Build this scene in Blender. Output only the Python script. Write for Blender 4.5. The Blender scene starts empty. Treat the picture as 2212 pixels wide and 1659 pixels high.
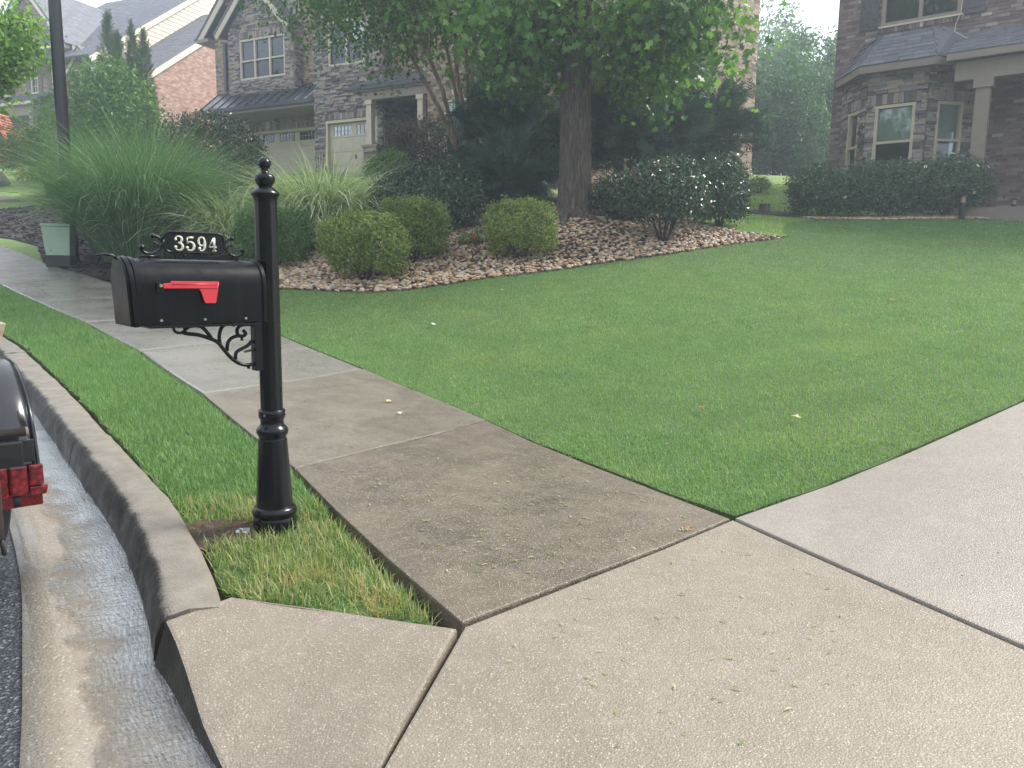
import bpy, bmesh, math, random
import numpy as np
from mathutils import Vector, Matrix
from mathutils.geometry import delaunay_2d_cdt

random.seed(7)
rng = np.random.default_rng(11)
scene = bpy.context.scene
COL = scene.collection
rad = math.radians

# ------------------------------------------------------------------ camera, sky, sun, exposure
cam_d = bpy.data.cameras.new('camera')
cam_d.sensor_width = 36.0
cam_d.lens = 36.0 * 1661.0 / 2212.0
cam_d.clip_start, cam_d.clip_end = 0.05, 2000.0
cam = bpy.data.objects.new('camera', cam_d)
COL.objects.link(cam)
pitch, roll = rad(8.1), rad(0.8)
fw = Vector((0, math.cos(pitch), -math.sin(pitch)))
rt = Vector((1, 0, 0))
up = rt.cross(fw)
rt2 = rt * math.cos(roll) + up * math.sin(roll)
up2 = up * math.cos(roll) - rt * math.sin(roll)
cam.matrix_world = Matrix(((rt2.x, up2.x, -fw.x, 0), (rt2.y, up2.y, -fw.y, 0), (rt2.z, up2.z, -fw.z, 1.10), (0, 0, 0, 1)))
scene.camera = cam

SUN_AZ, SUN_EL = rad(70), rad(46)          # azimuth measured to the right of the view direction (+Y)
world = bpy.data.worlds.new('World')
scene.world = world
world.use_nodes = True
wt = world.node_tree
wt.nodes.clear()
w_out = wt.nodes.new('ShaderNodeOutputWorld')
w_bg = wt.nodes.new('ShaderNodeBackground')
w_sky = wt.nodes.new('ShaderNodeTexSky')
w_sky.sky_type = 'NISHITA'
w_sky.sun_disc = False
w_sky.sun_elevation = SUN_EL
w_sky.sun_rotation = SUN_AZ
w_sky.air_density, w_sky.dust_density = 1.0, 3.0
w_mix = wt.nodes.new('ShaderNodeMix')
w_mix.data_type = 'RGBA'
w_mix.inputs[0].default_value = 0.72       # thin white overcast over the clear sky
w_mix.inputs[7].default_value = (8.5, 9.0, 9.7, 1)
wt.links.new(w_sky.outputs[0], w_mix.inputs[6])
wt.links.new(w_mix.outputs[2], w_bg.inputs[0])
w_bg.inputs[1].default_value = 0.10
wt.links.new(w_bg.outputs[0], w_out.inputs[0])

sun_d = bpy.data.lights.new('sun', 'SUN')
sun_d.energy = 3.1
sun_d.angle = rad(18)
sun_d.color = (1.0, 0.95, 0.86)
sun = bpy.data.objects.new('sun', sun_d)
COL.objects.link(sun)
sdir = Vector((math.sin(SUN_AZ) * math.cos(SUN_EL), math.cos(SUN_AZ) * math.cos(SUN_EL), math.sin(SUN_EL)))
sun.rotation_euler = sdir.to_track_quat('Z', 'Y').to_euler()
sun.location = (20, 20, 40)

vs = scene.view_settings
vs.view_transform = 'Standard'
vs.look = 'None'
vs.gamma = 1.0
vs.use_curve_mapping = False
vs.exposure = 1.25

# ------------------------------------------------------------------ helpers
def tag(o, label, cat=None, group=None, kind=None):
    o['label'] = label
    if cat: o['category'] = cat
    if group: o['group'] = group
    if kind: o['kind'] = kind
    return o

def empty(name, loc=(0, 0, 0), rz=0.0, label=None, cat=None, group=None):
    o = bpy.data.objects.new(name, None)
    COL.objects.link(o)
    o.location = loc
    o.rotation_euler = (0, 0, rz)
    o.empty_display_size = 0.2
    if label: tag(o, label, cat, group)
    return o

def link(name, me, parent=None, loc=None):
    o = bpy.data.objects.new(name, me)
    COL.objects.link(o)
    if parent is not None: o.parent = parent
    if loc is not None: o.location = loc
    return o

def raw_mesh(name, v, faces, mats, tint=None, smooth=False, fmat=None):
    """v (N,3); faces: (M,k) array or list of index lists; tint: one number per face."""
    me = bpy.data.meshes.new(name)
    v = np.asarray(v, np.float32)
    if isinstance(faces, np.ndarray):
        k = faces.shape[1]; M = len(faces)
        tot = np.full(M, k, np.int32); idx = faces.astype(np.int32).ravel()
    else:
        M = len(faces)
        tot = np.array([len(f) for f in faces], np.int32)
        idx = np.concatenate([np.asarray(f, np.int32) for f in faces]) if M else np.zeros(0, np.int32)
    me.vertices.add(len(v)); me.vertices.foreach_set('co', v.ravel())
    me.loops.add(len(idx)); me.loops.foreach_set('vertex_index', idx)
    me.polygons.add(M)
    st = np.zeros(M, np.int32); st[1:] = np.cumsum(tot)[:-1]
    me.polygons.foreach_set('loop_start', st)
    me.polygons.foreach_set('use_smooth', np.full(M, bool(smooth)))
    for m in (mats if isinstance(mats, (list, tuple)) else [mats]):
        me.materials.append(m)
    if fmat is not None: me.polygons.foreach_set('material_index', np.asarray(fmat, np.int32))
    if tint is not None:
        a = me.attributes.new('tint', 'FLOAT', 'FACE')
        a.data.foreach_set('value', np.asarray(tint, np.float32))
    me.update(calc_edges=True)
    me.validate()
    return me

class Geo:
    """collects shapes for ONE mesh"""
    def __init__(s): s.v = []; s.f = []; s.n = 0; s.t = []
    def add(s, v, f, t=0.5):
        v = [tuple(p) for p in v]
        s.v += v; s.f += [[i + s.n for i in q] for q in f]; s.n += len(v); s.t += [t] * len(f)
        return s
    def box(s, x0, x1, y0, y1, z0, z1, t=0.5, M=None):
        p = [(x0, y0, z0), (x1, y0, z0), (x1, y1, z0), (x0, y1, z0), (x0, y0, z1), (x1, y0, z1), (x1, y1, z1), (x0, y1, z1)]
        if M is not None: p = [M @ Vector(q) for q in p]
        return s.add(p, [(3, 2, 1, 0), (4, 5, 6, 7), (0, 1, 5, 4), (1, 2, 6, 5), (2, 3, 7, 6), (3, 0, 4, 7)], t)
    def bbox(s, x0, x1, y0, y1, z0, z1, b=0.01, t=0.5, M=None):
        """box with chamfered edges"""
        bm = bmesh.new()
        bmesh.ops.create_cube(bm, size=1.0)
        for q in bm.verts:
            q.co = Vector(((x0 + x1) / 2 + q.co.x * (x1 - x0), (y0 + y1) / 2 + q.co.y * (y1 - y0), (z0 + z1) / 2 + q.co.z * (z1 - z0)))
        bmesh.ops.bevel(bm, geom=bm.edges[:], offset=b, segments=2, affect='EDGES', profile=0.6)
        return s.bm(bm, t, M)
    def bm(s, bm, t=0.5, M=None):
        bm.verts.index_update()
        v = [(M @ q.co) if M is not None else q.co.copy() for q in bm.verts]
        f = [[q.index for q in p.verts] for p in bm.faces]
        bm.free()
        return s.add(v, f, t)
    def prism(s, poly, a, b, ax='y', t=0.5):
        """poly of 2D points, extruded from a to b along ax"""
        def P(p, h): return {'y': (p[0], h, p[1]), 'x': (h, p[0], p[1]), 'z': (p[0], p[1], h)}[ax]
        n = len(poly)
        v = [P(p, a) for p in poly] + [P(p, b) for p in poly]
        f = [list(range(n)), list(range(2 * n - 1, n - 1, -1))] + [[i, i + n, (i + 1) % n + n, (i + 1) % n] for i in range(n)]
        return s.add(v, f, t)
    def slab(s, quad, th, t=0.5):
        """3D polygon thickened straight down by th"""
        n = len(quad)
        v = [tuple(p) for p in quad] + [(p[0], p[1], p[2] - th) for p in quad]
        f = [list(range(n)), list(range(2 * n - 1, n - 1, -1))] + [[i, i + n, (i + 1) % n + n, (i + 1) % n] for i in range(n)]
        return s.add(v, f, t)
    def tube(s, pts, r, n=8, cap=True, t=0.5, flat=None, nrm=None):
        pts = [Vector(p) for p in pts]
        m = len(pts)
        rs = r if isinstance(r, (list, tuple, np.ndarray)) else [r] * m
        v, f = [], []
        prev = None
        for i, p in enumerate(pts):
            d = (pts[min(i + 1, m - 1)] - pts[max(i - 1, 0)])
            d = d.normalized() if d.length > 1e-9 else Vector((0, 0, 1))
            if nrm is not None: a = Vector(nrm).cross(d)
            elif prev is None: a = d.orthogonal()
            else: a = prev - d * prev.dot(d)
            a = a.normalized() if a.length > 1e-6 else d.orthogonal().normalized()
            prev = a
            b = d.cross(a)
            for k in range(n):
                g = 2 * math.pi * k / n
                v.append(p + a * (math.cos(g) * rs[i]) + b * (math.sin(g) * rs[i] * (flat or 1.0)))
        for i in range(m - 1):
            for k in range(n):
                f.append([i * n + k, i * n + (k + 1) % n, (i + 1) * n + (k + 1) % n, (i + 1) * n + k])
        if cap:
            f.append(list(range(n))[::-1]); f.append([(m - 1) * n + k for k in range(n)])
        return s.add(v, f, t)
    def lathe(s, prof, n=24, c=(0, 0), t=0.5, flute=0.0, fl_n=12):
        v, f = [], []
        for r, z in prof:
            for k in range(n):
                g = 2 * math.pi * k / n
                rr = r * (1 + flute * (0.5 + 0.5 * math.cos(fl_n * g))) if flute else r
                v.append((c[0] + rr * math.cos(g), c[1] + rr * math.sin(g), z))
        m = len(prof)
        for i in range(m - 1):
            for k in range(n):
                f.append([i * n + k, i * n + (k + 1) % n, (i + 1) * n + (k + 1) % n, (i + 1) * n + k])
        f.append(list(range(n))[::-1]); f.append([(m - 1) * n + k for k in range(n)])
        return s.add(v, f, t)
    def build(s, name, mat, parent=None, smooth=False, bevel=0.0, loc=None, sharp=None):
        me = raw_mesh(name, np.array([tuple(q) for q in s.v]), s.f, mat, s.t, smooth)
        if smooth and sharp:
            me.set_sharp_from_angle(angle=rad(sharp))
        o = link(name, me, parent, loc)
        if bevel:
            b = o.modifiers.new('bevel', 'BEVEL'); b.width = bevel; b.segments = 2; b.limit_method = 'ANGLE'; b.angle_limit = rad(40)
        return o

def inst(tv, tf, pos, ax=None, sc=None):
    """numpy copies of a template: tv (k,3), tf (m,q) -> V,F.  ax (N,3,3) rows = local x,y,z axes; sc (N,) or (N,3)"""
    tv = np.asarray(tv, float); N = len(pos); k = len(tv)
    p = np.broadcast_to(tv, (N, k, 3))
    if sc is not None:
        sc = np.asarray(sc, float)
        p = p * (sc[:, None, None] if sc.ndim == 1 else sc[:, None, :])
    if ax is not None: p = np.einsum('nki,nij->nkj', p, ax)
    p = p + np.asarray(pos)[:, None, :]
    F = (np.asarray(tf)[None] + (np.arange(N) * k)[:, None, None])
    return p.reshape(-1, 3), F.reshape(-1, np.asarray(tf).shape[1])

def axes_from(xd, zd):
    """orthonormal frames with x along xd and z near zd"""
    x = xd / np.linalg.norm(xd, axis=1, keepdims=True)
    y = np.cross(zd, x); ln = np.linalg.norm(y, axis=1, keepdims=True); ln[ln < 1e-6] = 1; y = y / ln
    z = np.cross(x, y)
    return np.stack([x, y, z], 1)

def unit(n):
    v = rng.normal(size=(n, 3)); return v / np.linalg.norm(v, axis=1, keepdims=True)

def inside(poly, x, y):
    poly = np.asarray(poly); n = len(poly); c = np.zeros(len(x), bool)
    for i in range(n):
        x0, y0 = poly[i][:2]; x1, y1 = poly[(i + 1) % n][:2]
        with np.errstate(divide='ignore', invalid='ignore'):
            c ^= ((y0 > y) != (y1 > y)) & (x < (x1 - x0) * (y - y0) / (y1 - y0) + x0)
    return c

def sample_poly(poly, n):
    poly = np.asarray(poly); lo, hi = poly[:, :2].min(0), poly[:, :2].max(0); out = []; got = 0
    while got < n:
        p = lo + rng.random((n * 2 + 50, 2)) * (hi - lo)
        p = p[inside(poly, p[:, 0], p[:, 1])]; out.append(p); got += len(p)
    return np.concatenate(out)[:n]

def poly_area(p):
    p = np.asarray(p); x, y = p[:, 0], p[:, 1]
    return abs(np.dot(x, np.roll(y, -1)) - np.dot(y, np.roll(x, -1))) / 2

# ------------------------------------------------------------------ terrain (smooth height field through surveyed points)
CP=np.array([
(-0.15,2.32,0.0),(-1.13,3.91,.09),(-2.22,5.44,.23),(-3.38,6.91,.38),(-4.63,8.31,.54),(-5.96,9.63,.70),(-7.27,10.97,.87),
(0.98,3.31,.02),(.1,4.8,.07),(-1.01,6.35,.21),(-2.22,7.89,.39),(-3.53,9.35,.57),(-4.88,10.7,.73),(-6.19,12.03,.91),(-8.6,14.3,1.28),(-12,17.2,1.75),(-20,22,2.5),
(-0.96,2.5,-.02),(-1.6,3.4,.03),(-3.2,5.6,.24),(-5.3,8,.5),(-8,10,.75),(-14,14,1.3),(-6,3,.0),(-12,6,.6),(-25,10,1.4),
(3.33,4.95,.35),(6.8,7.4,.9),(12,11,1.8),(1.5,2.2,.0),(4,2,.2),(8,3,.6),(0,1,-.03),(0,-2,-.2),(5,-3,.1),(-5,-3,-.3),
(0.6,6.6,.36),(2.4,7.6,.6),(1.5,9.5,.88),
(-3.05,10.3,.87),(-1.9,10.4,.86),(0,11.2,1.10),(2.2,12,1.42),(4.6,13.1,1.79),
(1.15,14.0,2.08),(8.9,16.5,2.45),(5.5,15.5,2.25),(12.5,17,2.5),(9,11.5,1.6),
(7.0,20,3.0),(8.8,27,4.6),(-7.3,30.5,4.95),(-14,34,5.2),(-4,20,2.9),(-9,20,2.3),(-13,24,3.2),(-16.5,26,3.45),(-20,30,4.25),(-18,38,6.0),(-26,40,6.4),(-34,34,4.6),(0,40,5.5),(20,22,3.4),(20,40,5.6),(35,20,4),(35,0,2),(-40,20,2.4),(-40,60,7),(0,70,7),(40,60,7),(40,-20,1),(-40,-20,-1),
])
class TPS:
    """thin-plate surface through (x, y, z) points"""
    def __init__(s, pts, lam=0.0):
        s.p = np.asarray(pts, float); n = len(s.p)
        d = ((s.p[:, None, :2] - s.p[None, :, :2]) ** 2).sum(-1)
        P = np.c_[np.ones(n), s.p[:, :2]]
        A = np.block([[s.k(d) + np.eye(n) * lam, P], [P.T, np.zeros((3, 3))]])
        s.w = np.linalg.solve(A, np.r_[s.p[:, 2], 0, 0, 0])
    @staticmethod
    def k(r2): return np.where(r2 > 1e-12, 0.5 * r2 * np.log(np.maximum(r2, 1e-12)), 0)
    def __call__(s, x, y):
        x = np.asarray(x, float); y = np.asarray(y, float); sh = x.shape; x = x.ravel(); y = y.ravel(); out = np.empty(len(x))
        for i in range(0, len(x), 20000):
            a, b = x[i:i + 20000], y[i:i + 20000]
            d = (a[:, None] - s.p[:, 0]) ** 2 + (b[:, None] - s.p[:, 1]) ** 2
            out[i:i + 20000] = s.k(d) @ s.w[:-3] + s.w[-3] + s.w[-2] * a + s.w[-1] * b
        return out.reshape(sh)
H = TPS(CP, 0.35)
def h1(x, y): return float(H(np.array([x]), np.array([y]))[0])

def densify(poly, step):
    out = []
    n = len(poly)
    for i in range(n):
        a, b = np.array(poly[i][:2], float), np.array(poly[(i + 1) % n][:2], float)
        m = max(1, int(np.linalg.norm(b - a) / step))
        out += [tuple(a + (b - a) * j / m) for j in range(m)]
    return out

def drape(name, poly, step, mat, zoff=0.0, skirt=0.12, wob=0.0, hf=None, parent=None, edge_step=None):
    """sheet following the terrain inside poly, with a skirt down its border"""
    hf = hf or H
    b = densify(poly, edge_step or step)
    if wob:
        c = np.array(b); c += rng.normal(0, wob, c.shape); b = [tuple(q) for q in c]
    bp = np.array(b); lo, hi = bp.min(0), bp.max(0)
    gx, gy = np.meshgrid(np.arange(lo[0] + step / 2, hi[0], step), np.arange(lo[1] + step / 2, hi[1], step))
    g = np.c_[gx.ravel(), gy.ravel()] + rng.normal(0, step * .12, (gx.size, 2))
    g = g[inside(b, g[:, 0], g[:, 1])]
    pts = [Vector(p) for p in b] + [Vector(p) for p in g]
    nb = len(b)
    r = delaunay_2d_cdt(pts, [(i, (i + 1) % nb) for i in range(nb)], [list(range(nb))], 1, 1e-5)
    v2 = np.array([tuple(p) for p in r[0]]); tri = [list(f) for f in r[2]]
    z = hf(v2[:, 0], v2[:, 1]) + zoff
    v = np.c_[v2, z]
    n0 = len(v); bz = hf(bp[:, 0], bp[:, 1]) + zoff
    if skirt:
        sk_v = np.r_[np.c_[bp, bz], np.c_[bp, bz - skirt]]
        v = np.r_[v, sk_v]
        ccw = np.dot(bp[:, 0], np.roll(bp[:, 1], -1)) - np.dot(bp[:, 1], np.roll(bp[:, 0], -1)) > 0
        for i in range(nb):
            j = (i + 1) % nb
            q = [n0 + i, n0 + nb + i, n0 + nb + j, n0 + j]
            tri.append(q if ccw else q[::-1])
    me = raw_mesh(name, v, tri, mat, smooth=True)
    bm = bmesh.new(); bm.from_mesh(me); bm.normal_update()
    up_ = sum(f.normal.z for f in bm.faces)
    if up_ < 0: bmesh.ops.reverse_faces(bm, faces=bm.faces[:])
    bm.to_mesh(me); bm.free()
    return link(name, me, parent)
# ------------------------------------------------------------------ materials
class NT:
    def __init__(s, name):
        s.m = bpy.data.materials.new(name); s.m.use_nodes = True
        s.t = s.m.node_tree; s.t.nodes.clear()
        s.out = s.t.nodes.new('ShaderNodeOutputMaterial')
        s.co = None
    def n(s, typ, **kw):
        q = s.t.nodes.new('ShaderNode' + typ)
        for k, v in kw.items(): setattr(q, k, v)
        return q
    def l(s, a, b): s.t.links.new(a, b); return s
    def coord(s, scale=(1, 1, 1), kind='Object'):
        tc = s.n('TexCoord'); mp = s.n('Mapping'); mp.inputs['Scale'].default_value = scale
        s.l(tc.outputs[kind], mp.inputs[0]); return mp.outputs[0]
    def world_co(s, scale=(1, 1, 1)):
        g = s.n('NewGeometry'); mp = s.n('Mapping'); mp.inputs['Scale'].default_value = scale
        s.l(g.outputs['Position'], mp.inputs[0]); return mp.outputs[0]
    def noise(s, scale, detail=4, rough=.55, co=None, dist=0.0):
        q = s.n('TexNoise'); q.inputs['Scale'].default_value = scale; q.inputs['Detail'].default_value = detail
        q.inputs['Roughness'].default_value = rough; q.inputs['Distortion'].default_value = dist
        if co is None: co = s.world_co()
        s.l(co, q.inputs['Vector']); return q.outputs['Fac']
    def vor(s, scale, co=None, feat='F1', out='Distance', rnd=1.0):
        q = s.n('TexVoronoi', feature=feat); q.inputs['Scale'].default_value = scale; q.inputs['Randomness'].default_value = rnd
        if co is None: co = s.world_co()
        s.l(co, q.inputs['Vector']); return q.outputs[out]
    def ramp(s, fac, stops, interp='LINEAR'):
        q = s.n('ValToRGB'); e = q.color_ramp.elements; q.color_ramp.interpolation = interp
        while len(e) > 1: e.remove(e[-1])
        for i, (p, c) in enumerate(stops):
            c = tuple(c) + (1,) if len(c) == 3 else c
            if i == 0: e[0].position = p; e[0].color = c
            else: k = e.new(p); k.color = c
        s.l(fac, q.inputs[0]); return q.outputs[0]
    def rng(s, fac, a, b, c, d):
        q = s.n('MapRange'); 
        for i, v in enumerate((a, b, c, d)): q.inputs[i + 1].default_value = v
        s.l(fac, q.inputs[0]); return q.outputs[0]
    def mix(s, fac, a, b, mode='MIX'):
        q = s.n('Mix', data_type='RGBA', blend_type=mode)
        if isinstance(fac, (int, float)): q.inputs[0].default_value = fac
        else: s.l(fac, q.inputs[0])
        for k, x in ((6, a), (7, b)):
            if isinstance(x, (tuple, list)): q.inputs[k].default_value = tuple(x) + (1,) if len(x) == 3 else x
            else: s.l(x, q.inputs[k])
        return q.outputs[2]
    def math(s, op, a, b=0.0, clamp=False):
        q = s.n('Math', operation=op, use_clamp=clamp)
        for k, x in ((0, a), (1, b)):
            if isinstance(x, (int, float)): q.inputs[k].default_value = x
            else: s.l(x, q.inputs[k])
        return q.outputs[0]
    def attr(s, name='tint'):
        return s.n('Attribute', attribute_name=name).outputs['Fac']
    def bump(s, h, strength=.3, dist=.01, nrm=None):
        q = s.n('Bump'); q.inputs['Strength'].default_value = strength; q.inputs['Distance'].default_value = dist
        s.l(h, q.inputs['Height'])
        if nrm is not None: s.l(nrm, q.inputs['Normal'])
        return q.outputs[0]
    def bsdf(s, color, rough=.6, bump=None, metal=0.0, spec=.5, coat=0.0, trans=0.0, tcol=None, sheen=0):
        q = s.n('BsdfPrincipled')
        for k, x in (('Base Color', color), ('Roughness', rough), ('Metallic', metal), ('Specular IOR Level', spec), ('Coat Weight', coat)):
            if isinstance(x, (tuple, list)): q.inputs[k].default_value = tuple(x) + (1,) if len(x) == 3 else x
            elif isinstance(x, (int, float)): q.inputs[k].default_value = x
            else: s.l(x, q.inputs[k])
        if bump is not None: s.l(bump, q.inputs['Normal'])
        o = q.outputs[0]
        if trans:
            tr = s.n('BsdfTranslucent'); c = tcol if tcol is not None else color
            if isinstance(c, (tuple, list)): tr.inputs[0].default_value = tuple(c) + (1,)
            else: s.l(c, tr.inputs[0])
            mx = s.n('MixShader'); mx.inputs[0].default_value = trans
            s.l(o, mx.inputs[1]); s.l(tr.outputs[0], mx.inputs[2]); o = mx.outputs[0]
        s.l(o, s.out.inputs[0])
        return s.m

def flat_mat(name, col, rough=.5, metal=0.0, var=.12, scale=6, bump=.0, bscale=60, coat=0, spec=.5):
    k = NT(name); nz = k.noise(scale, 5)
    c = k.mix(k.rng(nz, .3, .7, 0, 1), tuple(x * (1 - var) for x in col), tuple(min(1, x * (1 + var)) for x in col))
    b = k.bump(k.noise(bscale, 4), bump, .004) if bump else None
    r = k.rng(k.noise(scale * 2.3, 4), .3, .7, max(.03, rough * .8), min(1, rough * 1.2))
    return k.bsdf(c, r, b, metal, spec, coat)

def leaf_mat(name, stops, rough=.45, trans=.3, spec=.4, tmul=1.5):
    k = NT(name); t = k.attr()
    c = k.ramp(t, stops)
    tc = k.mix(1.0, c, (tmul, tmul * 1.08, tmul * .7), 'MULTIPLY')
    return k.bsdf(c, rough, None, 0, spec, 0, trans, tc)

def concrete(name, base, dark, light, agg=90, spec_lo=.16, spec_hi=.6, stain=.5, wet=1.3, speck=.35, streak=(1, 1, 1), bs=.6, film=0.0, film_lo=.0):
    k = NT(name)
    big = k.noise(wet, 5, .6, k.world_co(streak))
    mid = k.noise(9, 5, .65)
    fine = k.noise(160, 3, .7)
    c = k.mix(k.rng(big, .35, .68, 0, stain), base, dark)
    c = k.mix(k.rng(mid, .45, .72, 0, .6), c, light)
    c = k.mix(k.rng(k.noise(38, 5, .7), .48, .7, 0, .45), c, dark)
    c = k.mix(k.rng(fine, .35, .7, .0, .5), c, tuple(x * .5 for x in dark))
    cell = k.vor(agg * 1.6, out='Color'); dist = k.vor(agg * 1.6)
    sp = k.n('SeparateColor'); k.l(cell, sp.inputs[0])
    peb = k.math('MULTIPLY', k.math('LESS_THAN', dist, .38), k.math('GREATER_THAN', sp.outputs[0], 1 - speck))
    pc = k.ramp(sp.outputs[1], [(0, (.13, .12, .115)), (.35, (.20, .175, .14)), (.75, (.32, .29, .24)), (1, (.43, .395, .335))])
    c = k.mix(k.math('MULTIPLY', peb, .9), c, pc)
    r = k.rng(k.noise(wet * 3.1, 6, .7), .3, .7, spec_lo, spec_hi)
    b = k.bump(k.math('ADD', k.math('MULTIPLY', dist, .6), fine), bs, .005)
    b = k.bump(k.noise(22, 4), .12, .01, b)
    cw = k.rng(k.noise(wet * .9, 5, .62), .36, .62, film_lo, film) if film else 0.0
    m = k.bsdf(c, r, b, 0, .5, cw)
    for q in k.t.nodes:
        if q.type == 'BSDF_PRINCIPLED': q.inputs['Coat Roughness'].default_value = .12; q.inputs['Coat IOR'].default_value = 1.4
    return m

MAT = {}
MAT['drive'] = concrete('drive_concrete', (.240, .204, .158), (.168, .140, .107), (.285, .246, .195), 100, .40, .56, .8, .9, .5)
MAT['drive2'] = concrete('upper_drive_concrete', (.272, .240, .206), (.215, .188, .160), (.315, .282, .245), 100, .30, .42, .5, .8, .45, film=.3)
MAT['walk'] = concrete('walk_concrete', (.158, .126, .092), (.070, .057, .042), (.215, .178, .134), 110, .30, .52, .9, 2.2, .4, film=.35)
MAT['walk2'] = concrete('wet_walk_concrete', (.215, .200, .178), (.135, .122, .104), (.265, .25, .23), 110, .22, .40, .8, 1.6, .25, bs=.25, film=.7, film_lo=.05)
MAT['walk1'] = concrete('damp_walk_concrete', (.200, .170, .135), (.105, .088, .068), (.26, .225, .18), 110, .24, .45, .9, 2.0, .35, film=.45)
MAT['gutter'] = concrete('gutter_concrete', (.265, .225, .175), (.185, .155, .122), (.31, .27, .215), 62, .25, .5, .6, 2.2, .55, film=.7)

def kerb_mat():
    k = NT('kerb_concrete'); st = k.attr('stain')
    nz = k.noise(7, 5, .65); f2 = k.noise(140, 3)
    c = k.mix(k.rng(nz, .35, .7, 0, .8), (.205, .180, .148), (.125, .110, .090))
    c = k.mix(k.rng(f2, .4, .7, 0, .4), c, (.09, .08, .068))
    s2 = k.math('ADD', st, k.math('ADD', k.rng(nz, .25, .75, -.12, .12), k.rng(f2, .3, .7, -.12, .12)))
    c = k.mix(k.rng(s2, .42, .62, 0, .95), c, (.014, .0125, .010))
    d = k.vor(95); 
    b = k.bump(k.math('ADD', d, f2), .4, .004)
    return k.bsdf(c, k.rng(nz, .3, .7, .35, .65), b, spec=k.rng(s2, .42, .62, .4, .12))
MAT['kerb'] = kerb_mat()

def asphalt_mat():
    k = NT('asphalt'); cell = k.vor(120, out='Color'); d = k.vor(120); sp = k.n('SeparateColor'); k.l(cell, sp.inputs[0])
    c = k.ramp(sp.outputs[0], [(0, (.012, .014, .018)), (.6, (.028, .032, .040)), (.88, (.06, .067, .078)), (1, (.15, .16, .17))])
    return k.bsdf(c, k.rng(sp.outputs[1], 0, 1, .22, .5), k.bump(d, .8, .008))
MAT['asphalt'] = asphalt_mat()

def soil_mat(name, a, b_, c_, sc=18):
    k = NT(name); nz = k.noise(sc, 6, .7); n2 = k.noise(1.3, 4)
    c = k.ramp(nz, [(.3, a), (.5, b_), (.72, c_)])
    c = k.mix(k.rng(n2, .4, .65, 0, .5), c, a)
    return k.bsdf(c, .75, k.bump(nz, .8, .03), spec=.3)
MAT['soil'] = soil_mat('soil', (.030, .020, .013), (.075, .047, .030), (.17, .10, .06), 26)
MAT['mulch'] = soil_mat('mulch', (.020, .016, .014), (.045, .036, .033), (.10, .085, .078), 30)
MAT['turf'] = soil_mat('turf_soil', (.045, .080, .024), (.070, .120, .034), (.11, .15, .05), 40)
MAT['yard'] = soil_mat('yard_ground', (.10, .16, .04), (.15, .23, .055), (.22, .27, .08), 3)
MAT['bed'] = soil_mat('bed_soil', (.045, .033, .024), (.10, .072, .05), (.19, .14, .095), 22)

def grass_mat(name, stops, dry=(.24, .20, .085), dryf=.45, sc=.55, lo=.55, hi=.78):
    k = NT(name); c = k.ramp(k.attr(), stops)
    n1 = k.noise(sc, 4, .62); n2 = k.noise(sc * 5, 3)
    c = k.mix(k.rng(k.math('ADD', k.math('MULTIPLY', n1, .75), k.math('MULTIPLY', n2, .25)), lo, hi, 0, dryf), c, dry)
    c = k.mix(k.rng(k.noise(2.6, 5, .7), .38, .64, 0, .5), c, k.mix(1.0, c, (.58, .68, .62), 'MULTIPLY'))
    tc = k.mix(1.0, c, (1.7, 1.8, 1.0), 'MULTIPLY')
    return k.bsdf(c, .5, None, 0, .35, 0, .32, tc)
MAT['grass'] = grass_mat('lawn_grass', [(0, (.098, .190, .068)), (.5, (.150, .272, .098)), (.85, (.215, .345, .135)), (1, (.37, .39, .20))], (.30, .33, .13), .55, .7, .50, .74)
MAT['verge_grass'] = grass_mat('verge_grass', [(0, (.086, .172, .062)), (.5, (.132, .250, .088)), (.85, (.195, .320, .120)), (1, (.31, .34, .15))], (.29, .30, .11), .4, 1.2)
MAT['dry_grass'] = grass_mat('thin_dry_grass', [(0, (.085, .16, .045)), (.4, (.145, .25, .075)), (.62, (.23, .29, .11)), (.8, (.38, .31, .16)), (1, (.46, .39, .23))], (.42, .32, .14), .7, 3.2, .50, .64)
MAT['side_grass'] = grass_mat('side_lawn_grass', [(0, (.15, .25, .045)), (.6, (.23, .35, .07)), (1, (.34, .39, .12))], (.26, .22, .10), .6, .9)

def pebble_mat():
    k = NT('river_rock'); t = k.attr()
    c = k.ramp(t, [(0, (.10, .075, .055)), (.16, (.24, .15, .09)), (.36, (.42, .26, .14)), (.56, (.50, .35, .21)), (.76, (.56, .45, .32)), (.9, (.36, .32, .28)), (1, (.66, .58, .47))])
    c = k.mix(k.rng(k.noise(60, 4), .35, .7, 0, .35), c, (.19, .13, .085))
    return k.bsdf(c, .38, k.bump(k.noise(120, 3), .15, .004), spec=.45)
MAT['pebble'] = pebble_mat()

def brick_mat(name, stops, mort=False):
    k = NT(name); t = k.attr(); c = k.ramp(t, stops)
    c = k.mix(k.rng(k.noise(26, 4, .65), .35, .7, 0, .4), c, tuple(x * .6 for x in stops[1][1]))
    return k.bsdf(c, .82, k.bump(k.noise(110, 4), .3, .004), spec=.25)
MAT['brick_tan'] = brick_mat('tan_brick', [(0, (.12, .08, .062)), (.22, (.25, .175, .13)), (.55, (.34, .245, .185)), (.8, (.39, .295, .23)), (1, (.47, .38, .31))])
MAT['brick_pink'] = brick_mat('pink_brick', [(0, (.30, .17, .13)), (.35, (.40, .24, .19)), (.7, (.46, .30, .245)), (1, (.55, .40, .33))])
MAT['brick_dark'] = brick_mat('dark_brown_brick', [(0, (.105, .075, .070)), (.4, (.175, .125, .115)), (.75, (.235, .175, .16)), (.93, (.29, .225, .205)), (1, (.55, .48, .43))])
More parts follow.
